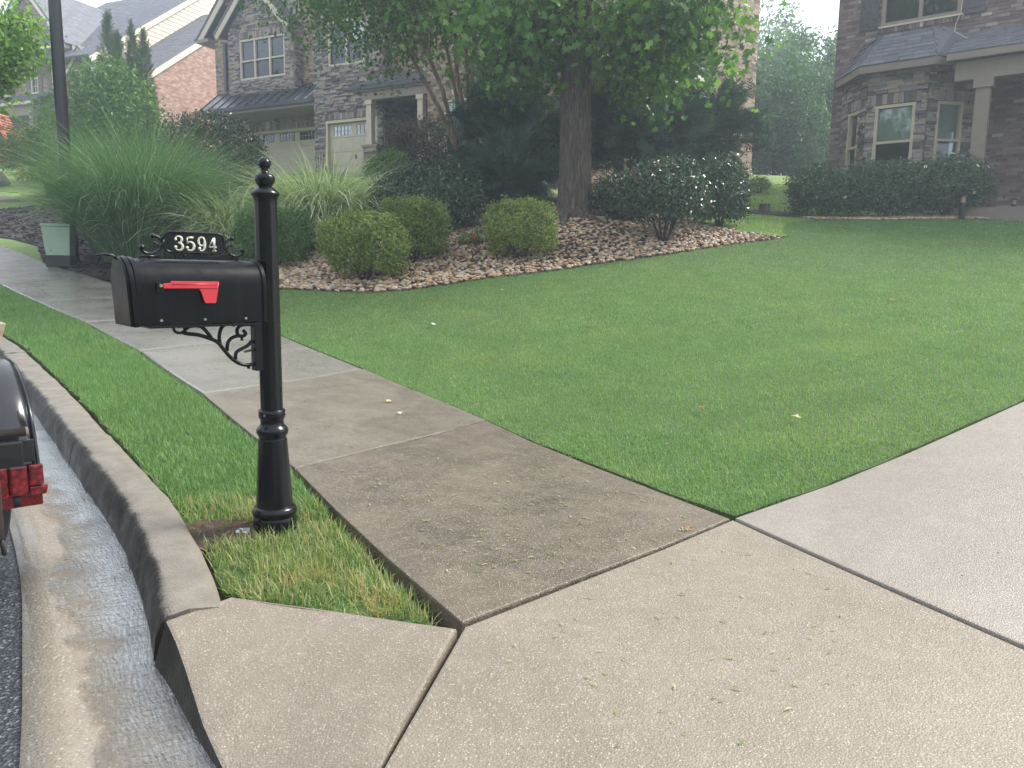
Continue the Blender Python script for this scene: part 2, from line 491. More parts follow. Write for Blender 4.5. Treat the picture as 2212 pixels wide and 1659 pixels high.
MAT['stone'] = brick_mat('ledge_stone', [(0, (.085, .072, .072)), (.3, (.175, .148, .138)), (.6, (.28, .25, .235)), (.85, (.38, .345, .32)), (.94, (.36, .27, .20)), (1, (.44, .30, .21))])
MAT['mortar'] = flat_mat('mortar', (.30, .26, .225), .9, bump=.3)
MAT['mortar_dark'] = flat_mat('dark_mortar', (.17, .14, .125), .9, bump=.3)
MAT['trim'] = flat_mat('cream_trim', (.50, .43, .33), .55, var=.06)
MAT['trim_w'] = flat_mat('pale_trim', (.68, .62, .50), .55, var=.06)
MAT['tan_trim'] = flat_mat('tan_trim', (.215, .172, .138), .6, var=.08)
MAT['siding'] = flat_mat('cream_siding', (.66, .54, .40), .6, var=.05)
MAT['garage'] = flat_mat('garage_door_paint', (.47, .41, .31), .5, var=.05)
MAT['shutter'] = flat_mat('brown_shutter', (.16, .105, .085), .6)
MAT['gutter_metal'] = flat_mat('dark_gutter_metal', (.035, .036, .042), .35, var=.1)
MAT['seam'] = flat_mat('standing_seam_metal', (.045, .05, .06), .3, .35, var=.15, scale=3)
MAT['interior'] = flat_mat('dark_interior', (.02, .02, .022), .9)
MAT['blind'] = flat_mat('window_blind', (.62, .66, .66), .7, var=.05)
MAT['shade'] = flat_mat('pale_green_shade', (.48, .56, .48), .8, var=.04)
MAT['louver'] = flat_mat('louver_paint', (.42, .36, .28), .6)

def shingle_mat(name, a, b_):
    k = NT(name); c = k.ramp(k.attr(), [(0, a), (1, b_)])
    c = k.mix(k.rng(k.noise(70, 4, .7), .3, .7, 0, .5), c, tuple(x * .55 for x in a))
    return k.bsdf(c, .62, k.bump(k.noise(160, 3), .4, .004), spec=.5)
MAT['shingle'] = shingle_mat('grey_shingle', (.105, .108, .125), (.175, .178, .20))
MAT['shingle2'] = shingle_mat('dark_shingle', (.085, .09, .11), (.135, .14, .165))

def glass_mat(name, tint, alpha):
    k = NT(name); g = k.n('BsdfGlossy'); g.inputs['Roughness'].default_value = .04; g.inputs[0].default_value = (.9, .93, .95, 1)
    tr = k.n('BsdfTransparent'); tr.inputs[0].default_value = tuple(tint) + (1,)
    fr = k.n('Fresnel'); fr.inputs[0].default_value = 1.52
    f = k.math('ADD', fr.outputs[0], alpha, True)
    mx = k.n('MixShader'); k.l(f, mx.inputs[0]); k.l(tr.outputs[0], mx.inputs[1]); k.l(g.outputs[0], mx.inputs[2])
    k.l(mx.outputs[0], k.out.inputs[0]); return k.m
MAT['glass'] = glass_mat('window_glass', (.86, .9, .9), .05)
MAT['screen'] = glass_mat('window_screen_glass', (.30, .33, .35), .03)

def water_mat():
    k = NT('running_water'); co = k.attr('flow')
    g = k.n('BsdfGlossy'); g.inputs['Roughness'].default_value = .10; g.inputs[0].default_value = (1, 1, 1, 1)
    tr = k.n('BsdfTransparent'); tr.inputs[0].default_value = (.985, .985, .98, 1)
    fr = k.n('Fresnel'); fr.inputs[0].default_value = 1.33
    q = k.n('Attribute', attribute_name='uvw').outputs['Vector']
    mp = k.n('Mapping'); mp.inputs['Scale'].default_value = (7, 30, 1); k.l(q, mp.inputs[0])
    n1 = k.noise(3.2, 5, .6, mp.outputs[0], .8)
    mp2 = k.n('Mapping'); mp2.inputs['Scale'].default_value = (22, 7, 1); k.l(q, mp2.inputs[0])
    n2 = k.noise(2.6, 4, .6, mp2.outputs[0], .4)
    b = k.bump(k.math('ADD', n1, k.math('MULTIPLY', n2, .8)), .8, .0055)
    k.l(b, g.inputs['Normal']); k.l(b, fr.inputs['Normal'])
    mx = k.n('MixShader'); eg = k.math('ADD', k.attr('edge'), k.rng(k.noise(6, 4), .3, .7, -.5, .4), True); k.l(k.math('MULTIPLY', k.math('ADD', k.math('MULTIPLY', fr.outputs[0], 4.5), .10), eg, True), mx.inputs[0]); k.l(tr.outputs[0], mx.inputs[1]); k.l(g.outputs[0], mx.inputs[2])
    k.l(mx.outputs[0], k.out.inputs[0]); return k.m
MAT['water'] = water_mat()

def black_paint():
    k = NT('gloss_black_paint'); nz = k.noise(30, 4); drops = k.vor(120)
    c = k.mix(k.rng(nz, .4, .7, 0, .5), (.0035, .004, .0055), (.008, .009, .0115))
    return k.bsdf(c, k.rng(nz, .3, .7, .14, .28), k.bump(k.noise(300, 2), .06, .002), spec=.28)
MAT['black'] = black_paint()
def box_paint():
    k = NT('mailbox_enamel'); co = k.coord((60, 60, 2.2))
    st = k.noise(1.0, 4, .6, co); nz = k.noise(18, 4)
    c = k.mix(k.rng(st, .52, .74, 0, .5), (.0035, .004, .0055), (.014, .016, .019))
    return k.bsdf(c, k.rng(nz, .3, .7, .27, .40), k.bump(k.noise(90, 3), .08, .002), spec=.16)
MAT['box'] = box_paint()
MAT['red'] = flat_mat('red_flag_paint', (.50, .028, .042), .34, var=.08, scale=20)
MAT['digit'] = flat_mat('weathered_metal_digit', (.50, .50, .42), .42, .35, var=.3, scale=60)
MAT['steel'] = flat_mat('steel_bolt', (.35, .35, .36), .3, .9)
MAT['rubber'] = flat_mat('black_rubber', (.018, .018, .02), .55, bump=.2)
MAT['trailer_black'] = flat_mat('trailer_black_paint', (.012, .013, .017), .2, var=.2, coat=.3)
MAT['rust_steel'] = flat_mat('rusty_black_steel', (.028, .02, .017), .5, var=.6, scale=14, bump=.2)
def lens():
    k = NT('red_lamp_lens'); d = k.vor(48, k.coord()); c = k.ramp(d, [(0, (.42, .010, .018)), (.35, (.24, .005, .011)), (.7, (.09, .002, .005))])
    return k.bsdf(c, .14, k.bump(d, .25, .004), coat=.4)
MAT['lens_red'] = lens()
MAT['lens_dk'] = flat_mat('dark_red_reflector', (.16, .004, .008), .25, var=.3, scale=60)
MAT['wood'] = flat_mat('weathered_wood', (.33, .26, .19), .7, var=.3, scale=16, bump=.4)
MAT['orange'] = flat_mat('orange_machine_paint', (.62, .15, .055), .45, var=.22, scale=5)
MAT['rim'] = flat_mat('dirty_white_rim', (.50, .43, .36), .6, var=.15)
MAT['mud_tyre'] = flat_mat('muddy_tyre', (.085, .066, .056), .85, var=.25, scale=12, bump=.4)
MAT['smoke_glass'] = flat_mat('dark_cab_panel', (.05, .045, .05), .3)
MAT['utility'] = flat_mat('utility_green', (.38, .50, .38), .5, var=.08)
MAT['util_dk'] = flat_mat('utility_plinth', (.035, .04, .04), .7)
MAT['lamp_black'] = flat_mat('lamp_post_black', (.010, .011, .014), .38, var=.3, scale=8, bump=.15)
MAT['fixture'] = flat_mat('path_light_lens', (.30, .24, .15), .3)
MAT['yellow'] = flat_mat('yellow_petals', (.72, .45, .03), .6)
MAT['pink'] = flat_mat('pink_petals', (.62, .14, .22), .6)
MAT['white_petal'] = flat_mat('cream_petals', (.72, .66, .48), .6)
MAT['redflower'] = flat_mat('red_petals', (.45, .03, .03), .6)
MAT['deadleaf'] = leaf_mat('fallen_leaf', [(0, (.16, .075, .03)), (.5, (.30, .16, .07)), (.8, (.52, .42, .25)), (1, (.62, .58, .45))], .6, .2)
MAT['clip'] = leaf_mat('cut_grass', [(0, (.09, .13, .04)), (.5, (.20, .24, .08)), (1, (.42, .38, .22))], .6, .15)

def bark_mat(name, a, b_, sc=(14, 14, 2.2), bump=1.0, dist=.03):
    k = NT(name); co = k.coord(sc)
    nz = k.noise(2.0, 6, .65, co, .6); n2 = k.noise(3, 4)
    c = k.ramp(nz, [(.32, tuple(x * .35 for x in a)), (.5, a), (.7, b_)])
    c = k.mix(k.rng(n2, .5, .72, 0, .45), c, (.055, .065, .045))
    return k.bsdf(c, .85, k.bump(nz, bump, dist), spec=.2)
MAT['bark'] = bark_mat('oak_bark', (.085, .066, .052), (.17, .14, .115))
MAT['crape_bark'] = bark_mat('crape_bark', (.20, .145, .105), (.30, .24, .185), (5, 5, 1.2), .2, .01)
MAT['twig'] = bark_mat('twig_bark', (.065, .048, .036), (.12, .095, .075))

MAT['lf_oak'] = leaf_mat('oak_leaf', [(0, (.034, .085, .022)), (.5, (.070, .155, .034)), (1, (.13, .235, .048))], .42, .42, .4, 1.9)
MAT['lf_crape'] = leaf_mat('crape_leaf', [(0, (.034, .082, .022)), (.6, (.066, .145, .034)), (1, (.12, .21, .048))], .45, .38, .4, 1.8)
MAT['lf_box'] = leaf_mat('boxwood_leaf', [(0, (.070, .120, .026)), (.45, (.135, .205, .038)), (.8, (.22, .28, .055)), (1, (.33, .36, .085))], .45, .28, .4)
MAT['lf_box_dk'] = leaf_mat('green_boxwood_leaf', [(0, (.045, .105, .026)), (.5, (.080, .175, .040)), (1, (.14, .26, .055))], .45, .28, .4)
MAT['lf_gloss'] = leaf_mat('glossy_dark_leaf', [(0, (.022, .052, .028)), (.55, (.040, .088, .040)), (.9, (.070, .130, .052)), (.95, (.15, .045, .04)), (1, (.19, .06, .045))], .22, .14, .6)
MAT['lf_redtip'] = leaf_mat('red_tipped_leaf', [(0, (.014, .034, .017)), (.6, (.028, .060, .022)), (.82, (.046, .085, .03)), (.9, (.20, .06, .045)), (1, (.28, .09, .06))], .3, .15, .5)
MAT['lf_purple'] = leaf_mat('purple_hedge_leaf', [(0, (.018, .030, .016)), (.6, (.034, .052, .024)), (.8, (.12, .05, .045)), (1, (.24, .10, .085))], .45, .18, .3)
MAT['lf_hedge'] = leaf_mat('gardenia_leaf', [(0, (.028, .064, .028)), (.6, (.052, .108, .040)), (1, (.095, .160, .055))], .24, .18, .55)
MAT['lf_mag'] = leaf_mat('magnolia_leaf', [(0, (.038, .095, .026)), (.5, (.070, .155, .036)), (1, (.15, .25, .055))], .45, .25, .3)
MAT['lf_lime'] = leaf_mat('lime_tree_leaf', [(0, (.07, .16, .028)), (.5, (.13, .25, .042)), (1, (.21, .34, .07))], .45, .4, .4)
MAT['lf_far'] = leaf_mat('far_tree_leaf', [(0, (.036, .085, .034)), (.5, (.068, .142, .050)), (1, (.12, .21, .070))], .5, .3, .3)
MAT['conifer'] = leaf_mat('blue_green_conifer', [(0, (.042, .094, .072)), (.5, (.078, .155, .104)), (1, (.145, .235, .130))], .55, .12, .2)
MAT['juniper'] = leaf_mat('golden_juniper', [(0, (.032, .075, .020)), (.5, (.070, .135, .026)), (1, (.155, .22, .040))], .55, .15, .2)
MAT['arbor'] = leaf_mat('arborvitae_leaf', [(0, (.035, .085, .026)), (.6, (.062, .135, .036)), (1, (.105, .190, .048))], .55, .15, .2)
MAT['bl_big'] = leaf_mat('maiden_grass_blade', [(0, (.088, .180, .070)), (.6, (.150, .275, .110)), (.9, (.23, .35, .17)), (1, (.46, .52, .34))], .42, .3, .4)
MAT['bl_light'] = leaf_mat('variegated_grass_blade', [(0, (.17, .26, .10)), (.5, (.31, .40, .19)), (.8, (.50, .56, .33)), (1, (.66, .69, .49))], .42, .3, .4)
# ------------------------------------------------------------------ the setting: ground, street, kerb, walk, drive, lawn, bed
def grid_ground():
    def axis(lo, hi):
        a = [0.0]
        while a[-1] < hi: a.append(a[-1] + (1.2 if a[-1] < 30 else a[-1] * .05))
        b = [0.0]
        while b[-1] < -lo: b.append(b[-1] + (1.2 if b[-1] < 30 else b[-1] * .05))
        return np.array(sorted([-q for q in b[1:]] + a))
    xs, ys = axis(-500, 500), axis(-60, 700)
    gx, gy = np.meshgrid(xs, ys)
    z = H(np.clip(gx, -60, 60), np.clip(gy, -25, 90))
    near = inside([(-16, -9), (22, -9), (22, 12), (12, 15.6), (6, 14.6), (3, 13), (-4, 13), (-8.4, 13.6), (-13, 16.5), (-20, 14)], gx.ravel(), gy.ravel()).reshape(gx.shape)
    z = z - np.where(near, .40, .04)
    v = np.c_[gx.ravel(), gy.ravel(), z.ravel()]
    n, m = gx.shape
    i = (np.arange(n - 1)[:, None] * m + np.arange(m - 1)[None]).ravel()
    f = np.c_[i, i + 1, i + m + 1, i + m]
    o = link('ground', raw_mesh('ground', v, f, MAT['yard'], smooth=True))
    tag(o, 'grassy ground sloping up under the yards and houses', 'ground', kind='structure')
grid_ground()

def bevel_slab(o, w):
    me = o.data
    bm = bmesh.new(); bm.from_mesh(me)
    bmesh.ops.remove_doubles(bm, verts=bm.verts[:], dist=1e-4)
    bm.normal_update()
    ed = [e for e in bm.edges if len(e.link_faces) == 2 and (abs(e.link_faces[0].normal.z) < .5) != (abs(e.link_faces[1].normal.z) < .5)]
    bmesh.ops.bevel(bm, geom=ed, offset=w, segments=2, affect='EDGES', profile=.6)
    bm.to_mesh(me); bm.free()
    me.set_sharp_from_angle(angle=rad(14))

def inset(poly, d):
    """shrink a convex-ish polygon by d"""
    p = np.array([q[:2] for q in poly], float); n = len(p)
    ccw = np.dot(p[:, 0], np.roll(p[:, 1], -1)) - np.dot(p[:, 1], np.roll(p[:, 0], -1)) > 0
    out = []
    for i in range(n):
        a, b, c = p[i - 1], p[i], p[(i + 1) % n]
        e1 = (b - a) / np.linalg.norm(b - a); e2 = (c - b) / np.linalg.norm(c - b)
        n1 = np.array([-e1[1], e1[0]]); n2 = np.array([-e2[1], e2[0]])
        if not ccw: n1, n2 = -n1, -n2
        m = n1 + n2; m = m / max(.35, np.dot(m, m)) * 2 / 1
        out.append(tuple(b + m * d))
    return out

# --- sidewalk: one slab per tooled joint
WL = [(-.15, 2.32), (-1.13, 3.91), (-2.22, 5.44), (-3.38, 6.91), (-4.63, 8.31), (-5.96, 9.63), (-7.27, 10.97), (-8.75, 12.1), (-10.7, 14.1), (-13.6, 16.7)]
WR = [(1.0, 3.35), (-.17, 5.17), (-1.31, 6.73), (-2.47, 8.17), (-3.62, 9.45), (-5.10, 10.93), (-6.80, 12.45), (-8.1, 13.54), (-9.75, 15.3), (-12.4, 17.85)]
walk = empty('sidewalk', (0, 0, 0)); tag(walk, 'wet concrete sidewalk of square slabs climbing past the mailbox', 'sidewalk', kind='structure')
for i in range(len(WL) - 1):
    q = inset([WL[i], WL[i + 1], WR[i + 1], WR[i]], .006 if i < 2 else .013)
    o = drape('concrete_slab', q, .3, MAT['walk'] if i < 1 else MAT['walk1'] if i < 2 else MAT['walk2'], rng.normal(0, .003), .14, parent=walk, edge_step=.5)
    bevel_slab(o, .008 if i < 2 else .022)
    if i == 0: o['label'] = 'brown stained slab nearest the driveway'

# --- driveway and apron
drv = empty('driveway', (0, 0, 0)); tag(drv, 'pale beige aggregate concrete driveway in front of the lawn', 'driveway', kind='structure')
cross = inset([(-.14, 2.30), (1.0, 3.34), (1.56, 2.17), (2.9, -.6), (.1, -2.2), (-.30, 1.55)], .0025)
o = drape('concrete_slab', cross, .25, MAT['drive'], 0, .16, parent=drv, edge_step=.4); bevel_slab(o, .008)
upper = inset([(1.008, 3.348), (3.36, 4.93), (6.95, 7.35), (12, 10.85), (18, 15), (21, 9), (8, -1.5), (2.906, -.6), (1.566, 2.173)], .005)
o = drape('concrete_slab', upper, .4, MAT['drive2'], .006, .16, parent=drv, edge_step=.6); bevel_slab(o, .008)
APR = [(-1.09, 2.32, -.008), (-1.02, 2.23, -.035), (-.95, 2.11, -.06), (-.82, 1.91, -.11), (-.70, 1.75, -.145), (-.35, 1.1, -.19), (.35, -.3, -.26),
       (-.95, 2.51, .0), (-.56, 2.41, -.004), (-.165, 2.30, -.006), (-.30, 1.58, -.05), (-.15, .8, -.10), (.1, -.4, -.17)]
Hap = TPS(APR)
apron = inset([(-1.10, 2.32), (-.95, 2.50), (-.56, 2.405), (-.16, 2.295), (-.31, 1.56), (.1, -.5), (.4, -.45), (-.35, 1.1), (-.70, 1.75), (-.82, 1.91), (-.95, 2.11), (-1.03, 2.23)], .0025)
o = drape('apron_slab', apron, .16, MAT['drive'], 0, .2, hf=Hap, parent=drv, edge_step=.2); bevel_slab(o, .012)
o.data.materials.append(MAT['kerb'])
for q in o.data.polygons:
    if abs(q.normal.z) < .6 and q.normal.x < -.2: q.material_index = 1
aedge = np.array([(-1.10, 2.32), (-.95, 2.11), (-.70, 1.75), (-.35, 1.1), (.4, -.45)])
for q in o.data.vertices:
    p_ = np.array(q.co[:2]); zt_ = float(Hap(p_[:1], p_[1:2])[0])
    if q.co.z < zt_ - .1:
        dm = min(np.linalg.norm(p_ - (a_ + (b_ - a_) * np.clip((p_ - a_) @ (b_ - a_) / ((b_ - a_) @ (b_ - a_)), 0, 1))) for a_, b_ in zip(aedge, aedge[1:]))
        if dm < .03: q.co.x -= .045; q.co.y -= .031
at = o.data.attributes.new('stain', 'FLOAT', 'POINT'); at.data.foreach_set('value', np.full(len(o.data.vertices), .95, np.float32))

# --- kerb, gutter, water, street
KF = np.array([(-1.10, 2.345, -.004), (-1.24, 2.62, .018), (-1.67, 3.28, .058), (-2.24, 4.0, .117), (-2.75, 4.64, .172), (-3.22, 5.23, .228), (-3.66, 5.75, .28), (-4.6, 6.85, .39), (-6.3, 8.6, .58), (-8.6, 10.6, .82), (-11.5, 12.6, 1.1), (-16, 15, 1.5), (-24, 18.5, 2.1)])
def resample(P, step):
    d = np.r_[0, np.cumsum(np.linalg.norm(np.diff(P[:, :2], axis=0), axis=1))]
    s = np.arange(0, d[-1], step)
    # smooth polyline
    out = np.c_[[np.interp(s, d, P[:, k]) for k in range(3)]].T
    k = np.array([1, 2, 3, 2, 1.]) / 9
    pad = np.r_[2 * out[:1] - out[2:0:-1], out, 2 * out[-1:] - out[-2:-4:-1]]
    return np.c_[[np.convolve(pad[:, j], k, 'valid') for j in range(3)]].T, s
KS, Ks = resample(KF, .12)
def normals2(P):
    t = np.gradient(P[:, :2], axis=0); t /= np.linalg.norm(t, axis=1, keepdims=True)
    return np.c_[t[:, 1], -t[:, 0]]          # to the right of the heading: away from the street
KN = normals2(KS)
kerb = empty('kerb', (0, 0, 0)); tag(kerb, 'stained concrete kerb between the gutter and the verge', 'kerb', kind='structure')
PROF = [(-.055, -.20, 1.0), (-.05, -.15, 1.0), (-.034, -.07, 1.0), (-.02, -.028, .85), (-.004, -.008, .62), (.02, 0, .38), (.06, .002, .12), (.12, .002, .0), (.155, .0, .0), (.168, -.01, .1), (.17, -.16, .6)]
cuts = [0.0, 2.40, 5.4, 8.4, 11.4, 14.4, 17.4, 20.4, 23.4]
for a, b in zip(cuts, cuts[1:]):
    ii = np.where((Ks >= a - 1e-6) & (Ks < b + .02))[0]
    if len(ii) < 3: continue
    V, F, S = [], [], []
    m = len(PROF)
    dz0 = rng.normal(0, .004)
    for c, i in enumerate(ii):
        e = .008 if c == 0 else (-.008 if c == len(ii) - 1 else 0)
        t = np.array([-KN[i][1], KN[i][0]])
        for o_, dz, st in PROF:
            wob = rng.normal(0, .0022, 2)
            p = KS[i][:2] + KN[i] * (o_ + wob[0]) + t * e
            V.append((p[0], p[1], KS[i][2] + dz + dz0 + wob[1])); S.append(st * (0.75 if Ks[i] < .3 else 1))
    for c in range(len(ii) - 1):
        for j in range(m - 1):
            F.append([c * m + j, c * m + j + 1, (c + 1) * m + j + 1, (c + 1) * m + j])
    F.append(list(range(m))[::-1]); F.append([(len(ii) - 1) * m + j for j in range(m)])
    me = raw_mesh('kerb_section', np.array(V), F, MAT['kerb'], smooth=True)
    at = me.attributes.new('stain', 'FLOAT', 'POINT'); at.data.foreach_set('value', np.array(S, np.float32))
    me.set_sharp_from_angle(angle=rad(50))
    bm = bmesh.new(); bm.from_mesh(me); bmesh.ops.recalc_face_normals(bm, faces=bm.faces[:]); bm.to_mesh(me); bm.free()
    link('kerb_section', me, kerb)

GE = np.array([(.40, -.45, -.27), (-.35, 1.1, -.205), (-.70, 1.75, -.172), (-.95, 2.11, -.166), (-1.04, 2.24, -.17)])
GIN = np.r_[GE, KF[1:] - np.array([0, 0, .168])]
GI, Gs = resample(GIN, .05)
GN = normals2(GI)
_k = np.ones(31) / 31; _pad = np.r_[GI[:1] + (GI[:1] - GI[1:2]) * np.arange(15, 0, -1)[:, None], GI, GI[-1:] + (GI[-1:] - GI[-2:-1]) * np.arange(1, 16)[:, None]]
GIS = np.c_[[np.convolve(_pad[:, j], _k, 'valid') for j in range(3)]].T; GIS[:, 2] = GI[:, 2]; GNS = normals2(GIS)
def strip(name, off, dzs, mat, extra=None, rows=None, parent=None, wob=0):
    V = []; m = len(off); UV = []; ED = []
    for i in range(len(GI)):
        for k, (o_, dz) in enumerate(zip(off, dzs)):
            w = 0 if not wob else wob * math.sin(Gs[i] * 3.3 + 1.7 * math.sin(Gs[i] * 1.3))
            p = (GI[i][:2] + GN[i] * (o_ + (w if k == 0 else 0))) if o_ > -.15 else (GIS[i][:2] + GNS[i] * (o_ + (w if k == 0 else 0)))
            V.append((p[0], p[1], GI[i][2] + dz)); UV.append((Gs[i], o_, 0)); ED.append(min(1.0, k * .45))
    F = []
    for i in range(len(GI) - 1):
        for k in range(m - 1):
            F.append([i * m + k, i * m + k + 1, (i + 1) * m + k + 1, (i + 1) * m + k])
    me = raw_mesh(name, np.array(V), F, mat, smooth=True)
    at = me.attributes.new('uvw', 'FLOAT_VECTOR', 'POINT'); at.data.foreach_set('vector', np.array(UV, np.float32).ravel())
    at = me.attributes.new('edge', 'FLOAT', 'POINT'); at.data.foreach_set('value', np.array(ED, np.float32))
    bm = bmesh.new(); bm.from_mesh(me); bm.normal_update()
    if sum(f.normal.z for f in bm.faces) < 0: bmesh.ops.reverse_faces(bm, faces=bm.faces[:])
    bm.to_mesh(me); bm.free()
    return link(name, me, parent)
o = strip('gutter', [-.42, -.418, -.30, -.18, -.08, .09], [-.10, .022, .015, .008, .0, -.002], MAT['gutter'])
tag(o, 'concrete gutter pan with exposed pebbles beside the kerb', 'gutter', kind='structure')
o = strip('gutter_water', [-.29, -.21, -.13, -.04, .085], [.0215, .0165, .0155, .0155, .0155], MAT['water'], wob=.04)
tag(o, 'thin sheet of rainwater running down the gutter', 'water', kind='structure')
so = GIS[:, :2] + GNS * -.41
street_poly = [tuple(p) for p in so[::3]] + [tuple(so[-1]), (-45, 18), (-45, -14), (1.6, -14)]
gz = TPS(np.r_[np.c_[so[::8], GI[::8, 2] + .012], [(-45, 18, 1.9), (-45, -14, -.8), (-8, -6, -.45), (1.6, -14, -.6), (-10, 2, .05), (-20, 8, .7)]])
o = drape('street', street_poly, .9, MAT['asphalt'], 0, 0, hf=gz); tag(o, 'wet dark asphalt street beside the gutter', 'street', kind='structure')

# --- verge strip, lawn, side lawn, stone bed, mulch
kb = KS[:, :2] + KN * .20
vi = [i for i in range(0, len(kb), 2) if Ks[i] < 17.5]
verge_poly = [(-.24, 2.40)] + [tuple(np.array(a) + np.array((-.016, -.010))) for a in WL[1:9]] + [tuple(kb[i]) for i in vi[::-1] if Ks[i] > .15] + [(-.90, 2.56)]
o = drape('verge_soil', [(-.16, 2.31)] + [tuple(np.array(a) + np.array((.02, .012))) for a in WL[1:9]] + [tuple(kb[i] - KN[i] * .05) for i in vi[::-1]] + [(-.93, 2.50)], .25, MAT['soil'], -.075, .1)
tag(o, 'bare red-brown soil along the edges of the verge', 'soil', kind='structure')
def Hverge(x, y):
    # turf stands a little below the slab near the drive and bulges in the middle
    return H(x, y) - np.interp(y, [2.3, 3.0, 4.0], [.05, .035, .012])
o = drape('verge', verge_poly, .16, MAT['turf'], 0, .05, hf=Hverge, wob=.012, edge_step=.08); tag(o, 'strip of turf between the kerb and the sidewalk', 'verge', kind='structure')

BEDF = [(-4.55, 10.30), (-3.7, 10.42), (-3.13, 10.40), (-2.5, 10.30), (-1.9, 10.28), (-1.2, 10.55), (-.39, 11.03), (.8, 11.38), (2.05, 11.90), (3.3, 12.45), (4.46, 12.97)]
LAWN = [(1.03, 3.415), (3.34, 4.962), (6.92, 7.395), (12, 10.895), (17.5, 14.7), (16.5, 17.3), (12.5, 16.75), (9.7, 16.35), (7.6, 16.0), (6.2, 15.85), (5.2, 14.9), (4.75, 13.9), (4.62, 13.15)] + BEDF[::-1] + [(-4.62, 10.42)] + [tuple(np.array(a) + np.array((.016, .014))) for a in WR[4:0:-1]]
o = drape('lawn', LAWN, .4, MAT['turf'], -.012, .08, wob=.006, edge_step=.15); tag(o, 'broad mown front lawn rising to the stone bed', 'lawn', kind='structure')
SIDE = [(4.62, 13.2), (4.75, 13.9), (5.2, 14.9), (6.2, 15.85), (7.0, 16.3), (9.5, 20), (9.5, 24), (5.0, 24.5), (3.9, 18), (3.2, 14.3), (3.75, 13.75)]
o = drape('side_lawn', SIDE, .4, MAT['yard'], -.012, .05); tag(o, 'sunlit lime green lawn between the two brick houses', 'lawn', kind='structure')
BED = BEDF + [(4.5, 13.05), (3.7, 13.75), (3.2, 14.4), (4.0, 18.2), (2, 19.5), (-3, 19.5), (-4.6, 16), (-6.4, 13.2), (-6.25, 12.25), (-5.2, 11.25)]
Hmound = lambda x, y: H(x, y) + .12 * np.exp(-(((x - 1.1) / 1.2) ** 2 + ((y - 13.6) / 1.0) ** 2))
bed = drape('stone_bed', BED, .3, MAT['bed'], -.02, .06, hf=Hmound); tag(bed, 'planting bed covered with tan river stones under the tree', 'bed', kind='structure')
MUL = [(-6.45, 12.35), (-6.3, 13.3), (-4.7, 16), (-3.5, 19.8), (-6, 24), (-12, 24.5), (-16, 21.5), (-12.6, 18.1), (-11.0, 17.2), (-9.9, 16.2), (-8.6, 14.2), (-7.9, 13.55), (-7.1, 12.75)]
o = drape('mulch_bed', MUL, .4, MAT['mulch'], .0, .05); tag(o, 'dark mulch slope around the tall grasses beside the walk', 'mulch', kind='structure')
o = drape('neighbour_drive', [(-15.5, 24.6), (-17.2, 26.3), (-30, 26.5), (-30, 24.2)], .8, MAT['drive'], .03, .1); tag(o, 'strip of neighbour\'s concrete drive at the far left', 'driveway', kind='structure')

# --- mulch chips (uncountable)
n = 6500
p = sample_poly(MUL, n); p = p[(p[:, 0] < -5)]
a = rng.random(len(p)) * 6.28
xd = np.c_[np.cos(a), np.sin(a), rng.normal(0, .25, len(p))]
zd = np.tile((0, 0, 1.), (len(p), 1)) + rng.normal(0, .35, (len(p), 3))
BOXV = np.array([(-.5, -.5, -.5), (.5, -.5, -.5), (.5, .5, -.5), (-.5, .5, -.5), (-.5, -.5, .5), (.5, -.5, .5), (.5, .5, .5), (-.5, .5, .5)])
BOXF5 = np.array([(3, 2, 1, 0), (4, 5, 6, 7), (0, 1, 5, 4), (1, 2, 6, 5), (3, 0, 4, 7)])
BOXF = np.array([(3, 2, 1, 0), (4, 5, 6, 7), (0, 1, 5, 4), (1, 2, 6, 5), (2, 3, 7, 6), (3, 0, 4, 7)])
V, F = inst(BOXV, BOXF5, np.c_[p, H(p[:, 0], p[:, 1]) + .012], axes_from(xd, zd), np.c_[rng.uniform(.03, .12, len(p)), rng.uniform(.015, .04, len(p)), rng.uniform(.006, .018, len(p))])
o = link('mulch_chips', raw_mesh('mulch_chips', V, F, MAT['mulch'])); tag(o, 'loose dark bark chips over the mulch slope', 'mulch', kind='stuff')

# --- river stones
def ico(sub):
    bm = bmesh.new(); bmesh.ops.create_icosphere(bm, subdivisions=sub, radius=1.0)
    v = np.array([tuple(q.co) for q in bm.verts]); bm.verts.index_update(); f = np.array([[q.index for q in p_.verts] for p_ in bm.faces]); bm.free(); return v, f
I1v, I1f = ico(1); I2v, I2f = ico(2)
BEDV = BEDF + [(4.45, 13.05), (3.6, 13.75), (3.2, 14.4), (2.6, 15.2), (-1.0, 15.0), (-3.2, 13.6), (-5.6, 13.2), (-6.3, 12.25), (-5.2, 11.25)]
p = sample_poly(BEDV, 13500)
p = p[np.hypot(p[:, 0] - 1.07, p[:, 1] - 13.95) > .33]
dist = p[:, 1] + .15 * np.abs(p[:, 0])
order = np.argsort(dist); p = p[order]
z = Hmound(p[:, 0], p[:, 1])
def lumpy(v, s):
    r = np.random.default_rng(s); k = r.normal(size=(4, 3)) * 1.3; ph = r.random(4) * 6
    return v * (1 + .11 * np.sin(v @ k.T + ph).sum(1))[:, None]
m0 = 300
edge = rng.permutation(np.arange(0, 1400))[:m0]
mask = np.zeros(len(p), bool); mask[edge] = True
variants = []
for s_ in range(6):
    variants.append(raw_mesh('river_rock', lumpy(I2v, s_ + 40), I2f, MAT['pebble'], np.full(len(I2f), (s_ + .6) / 6.2), True))
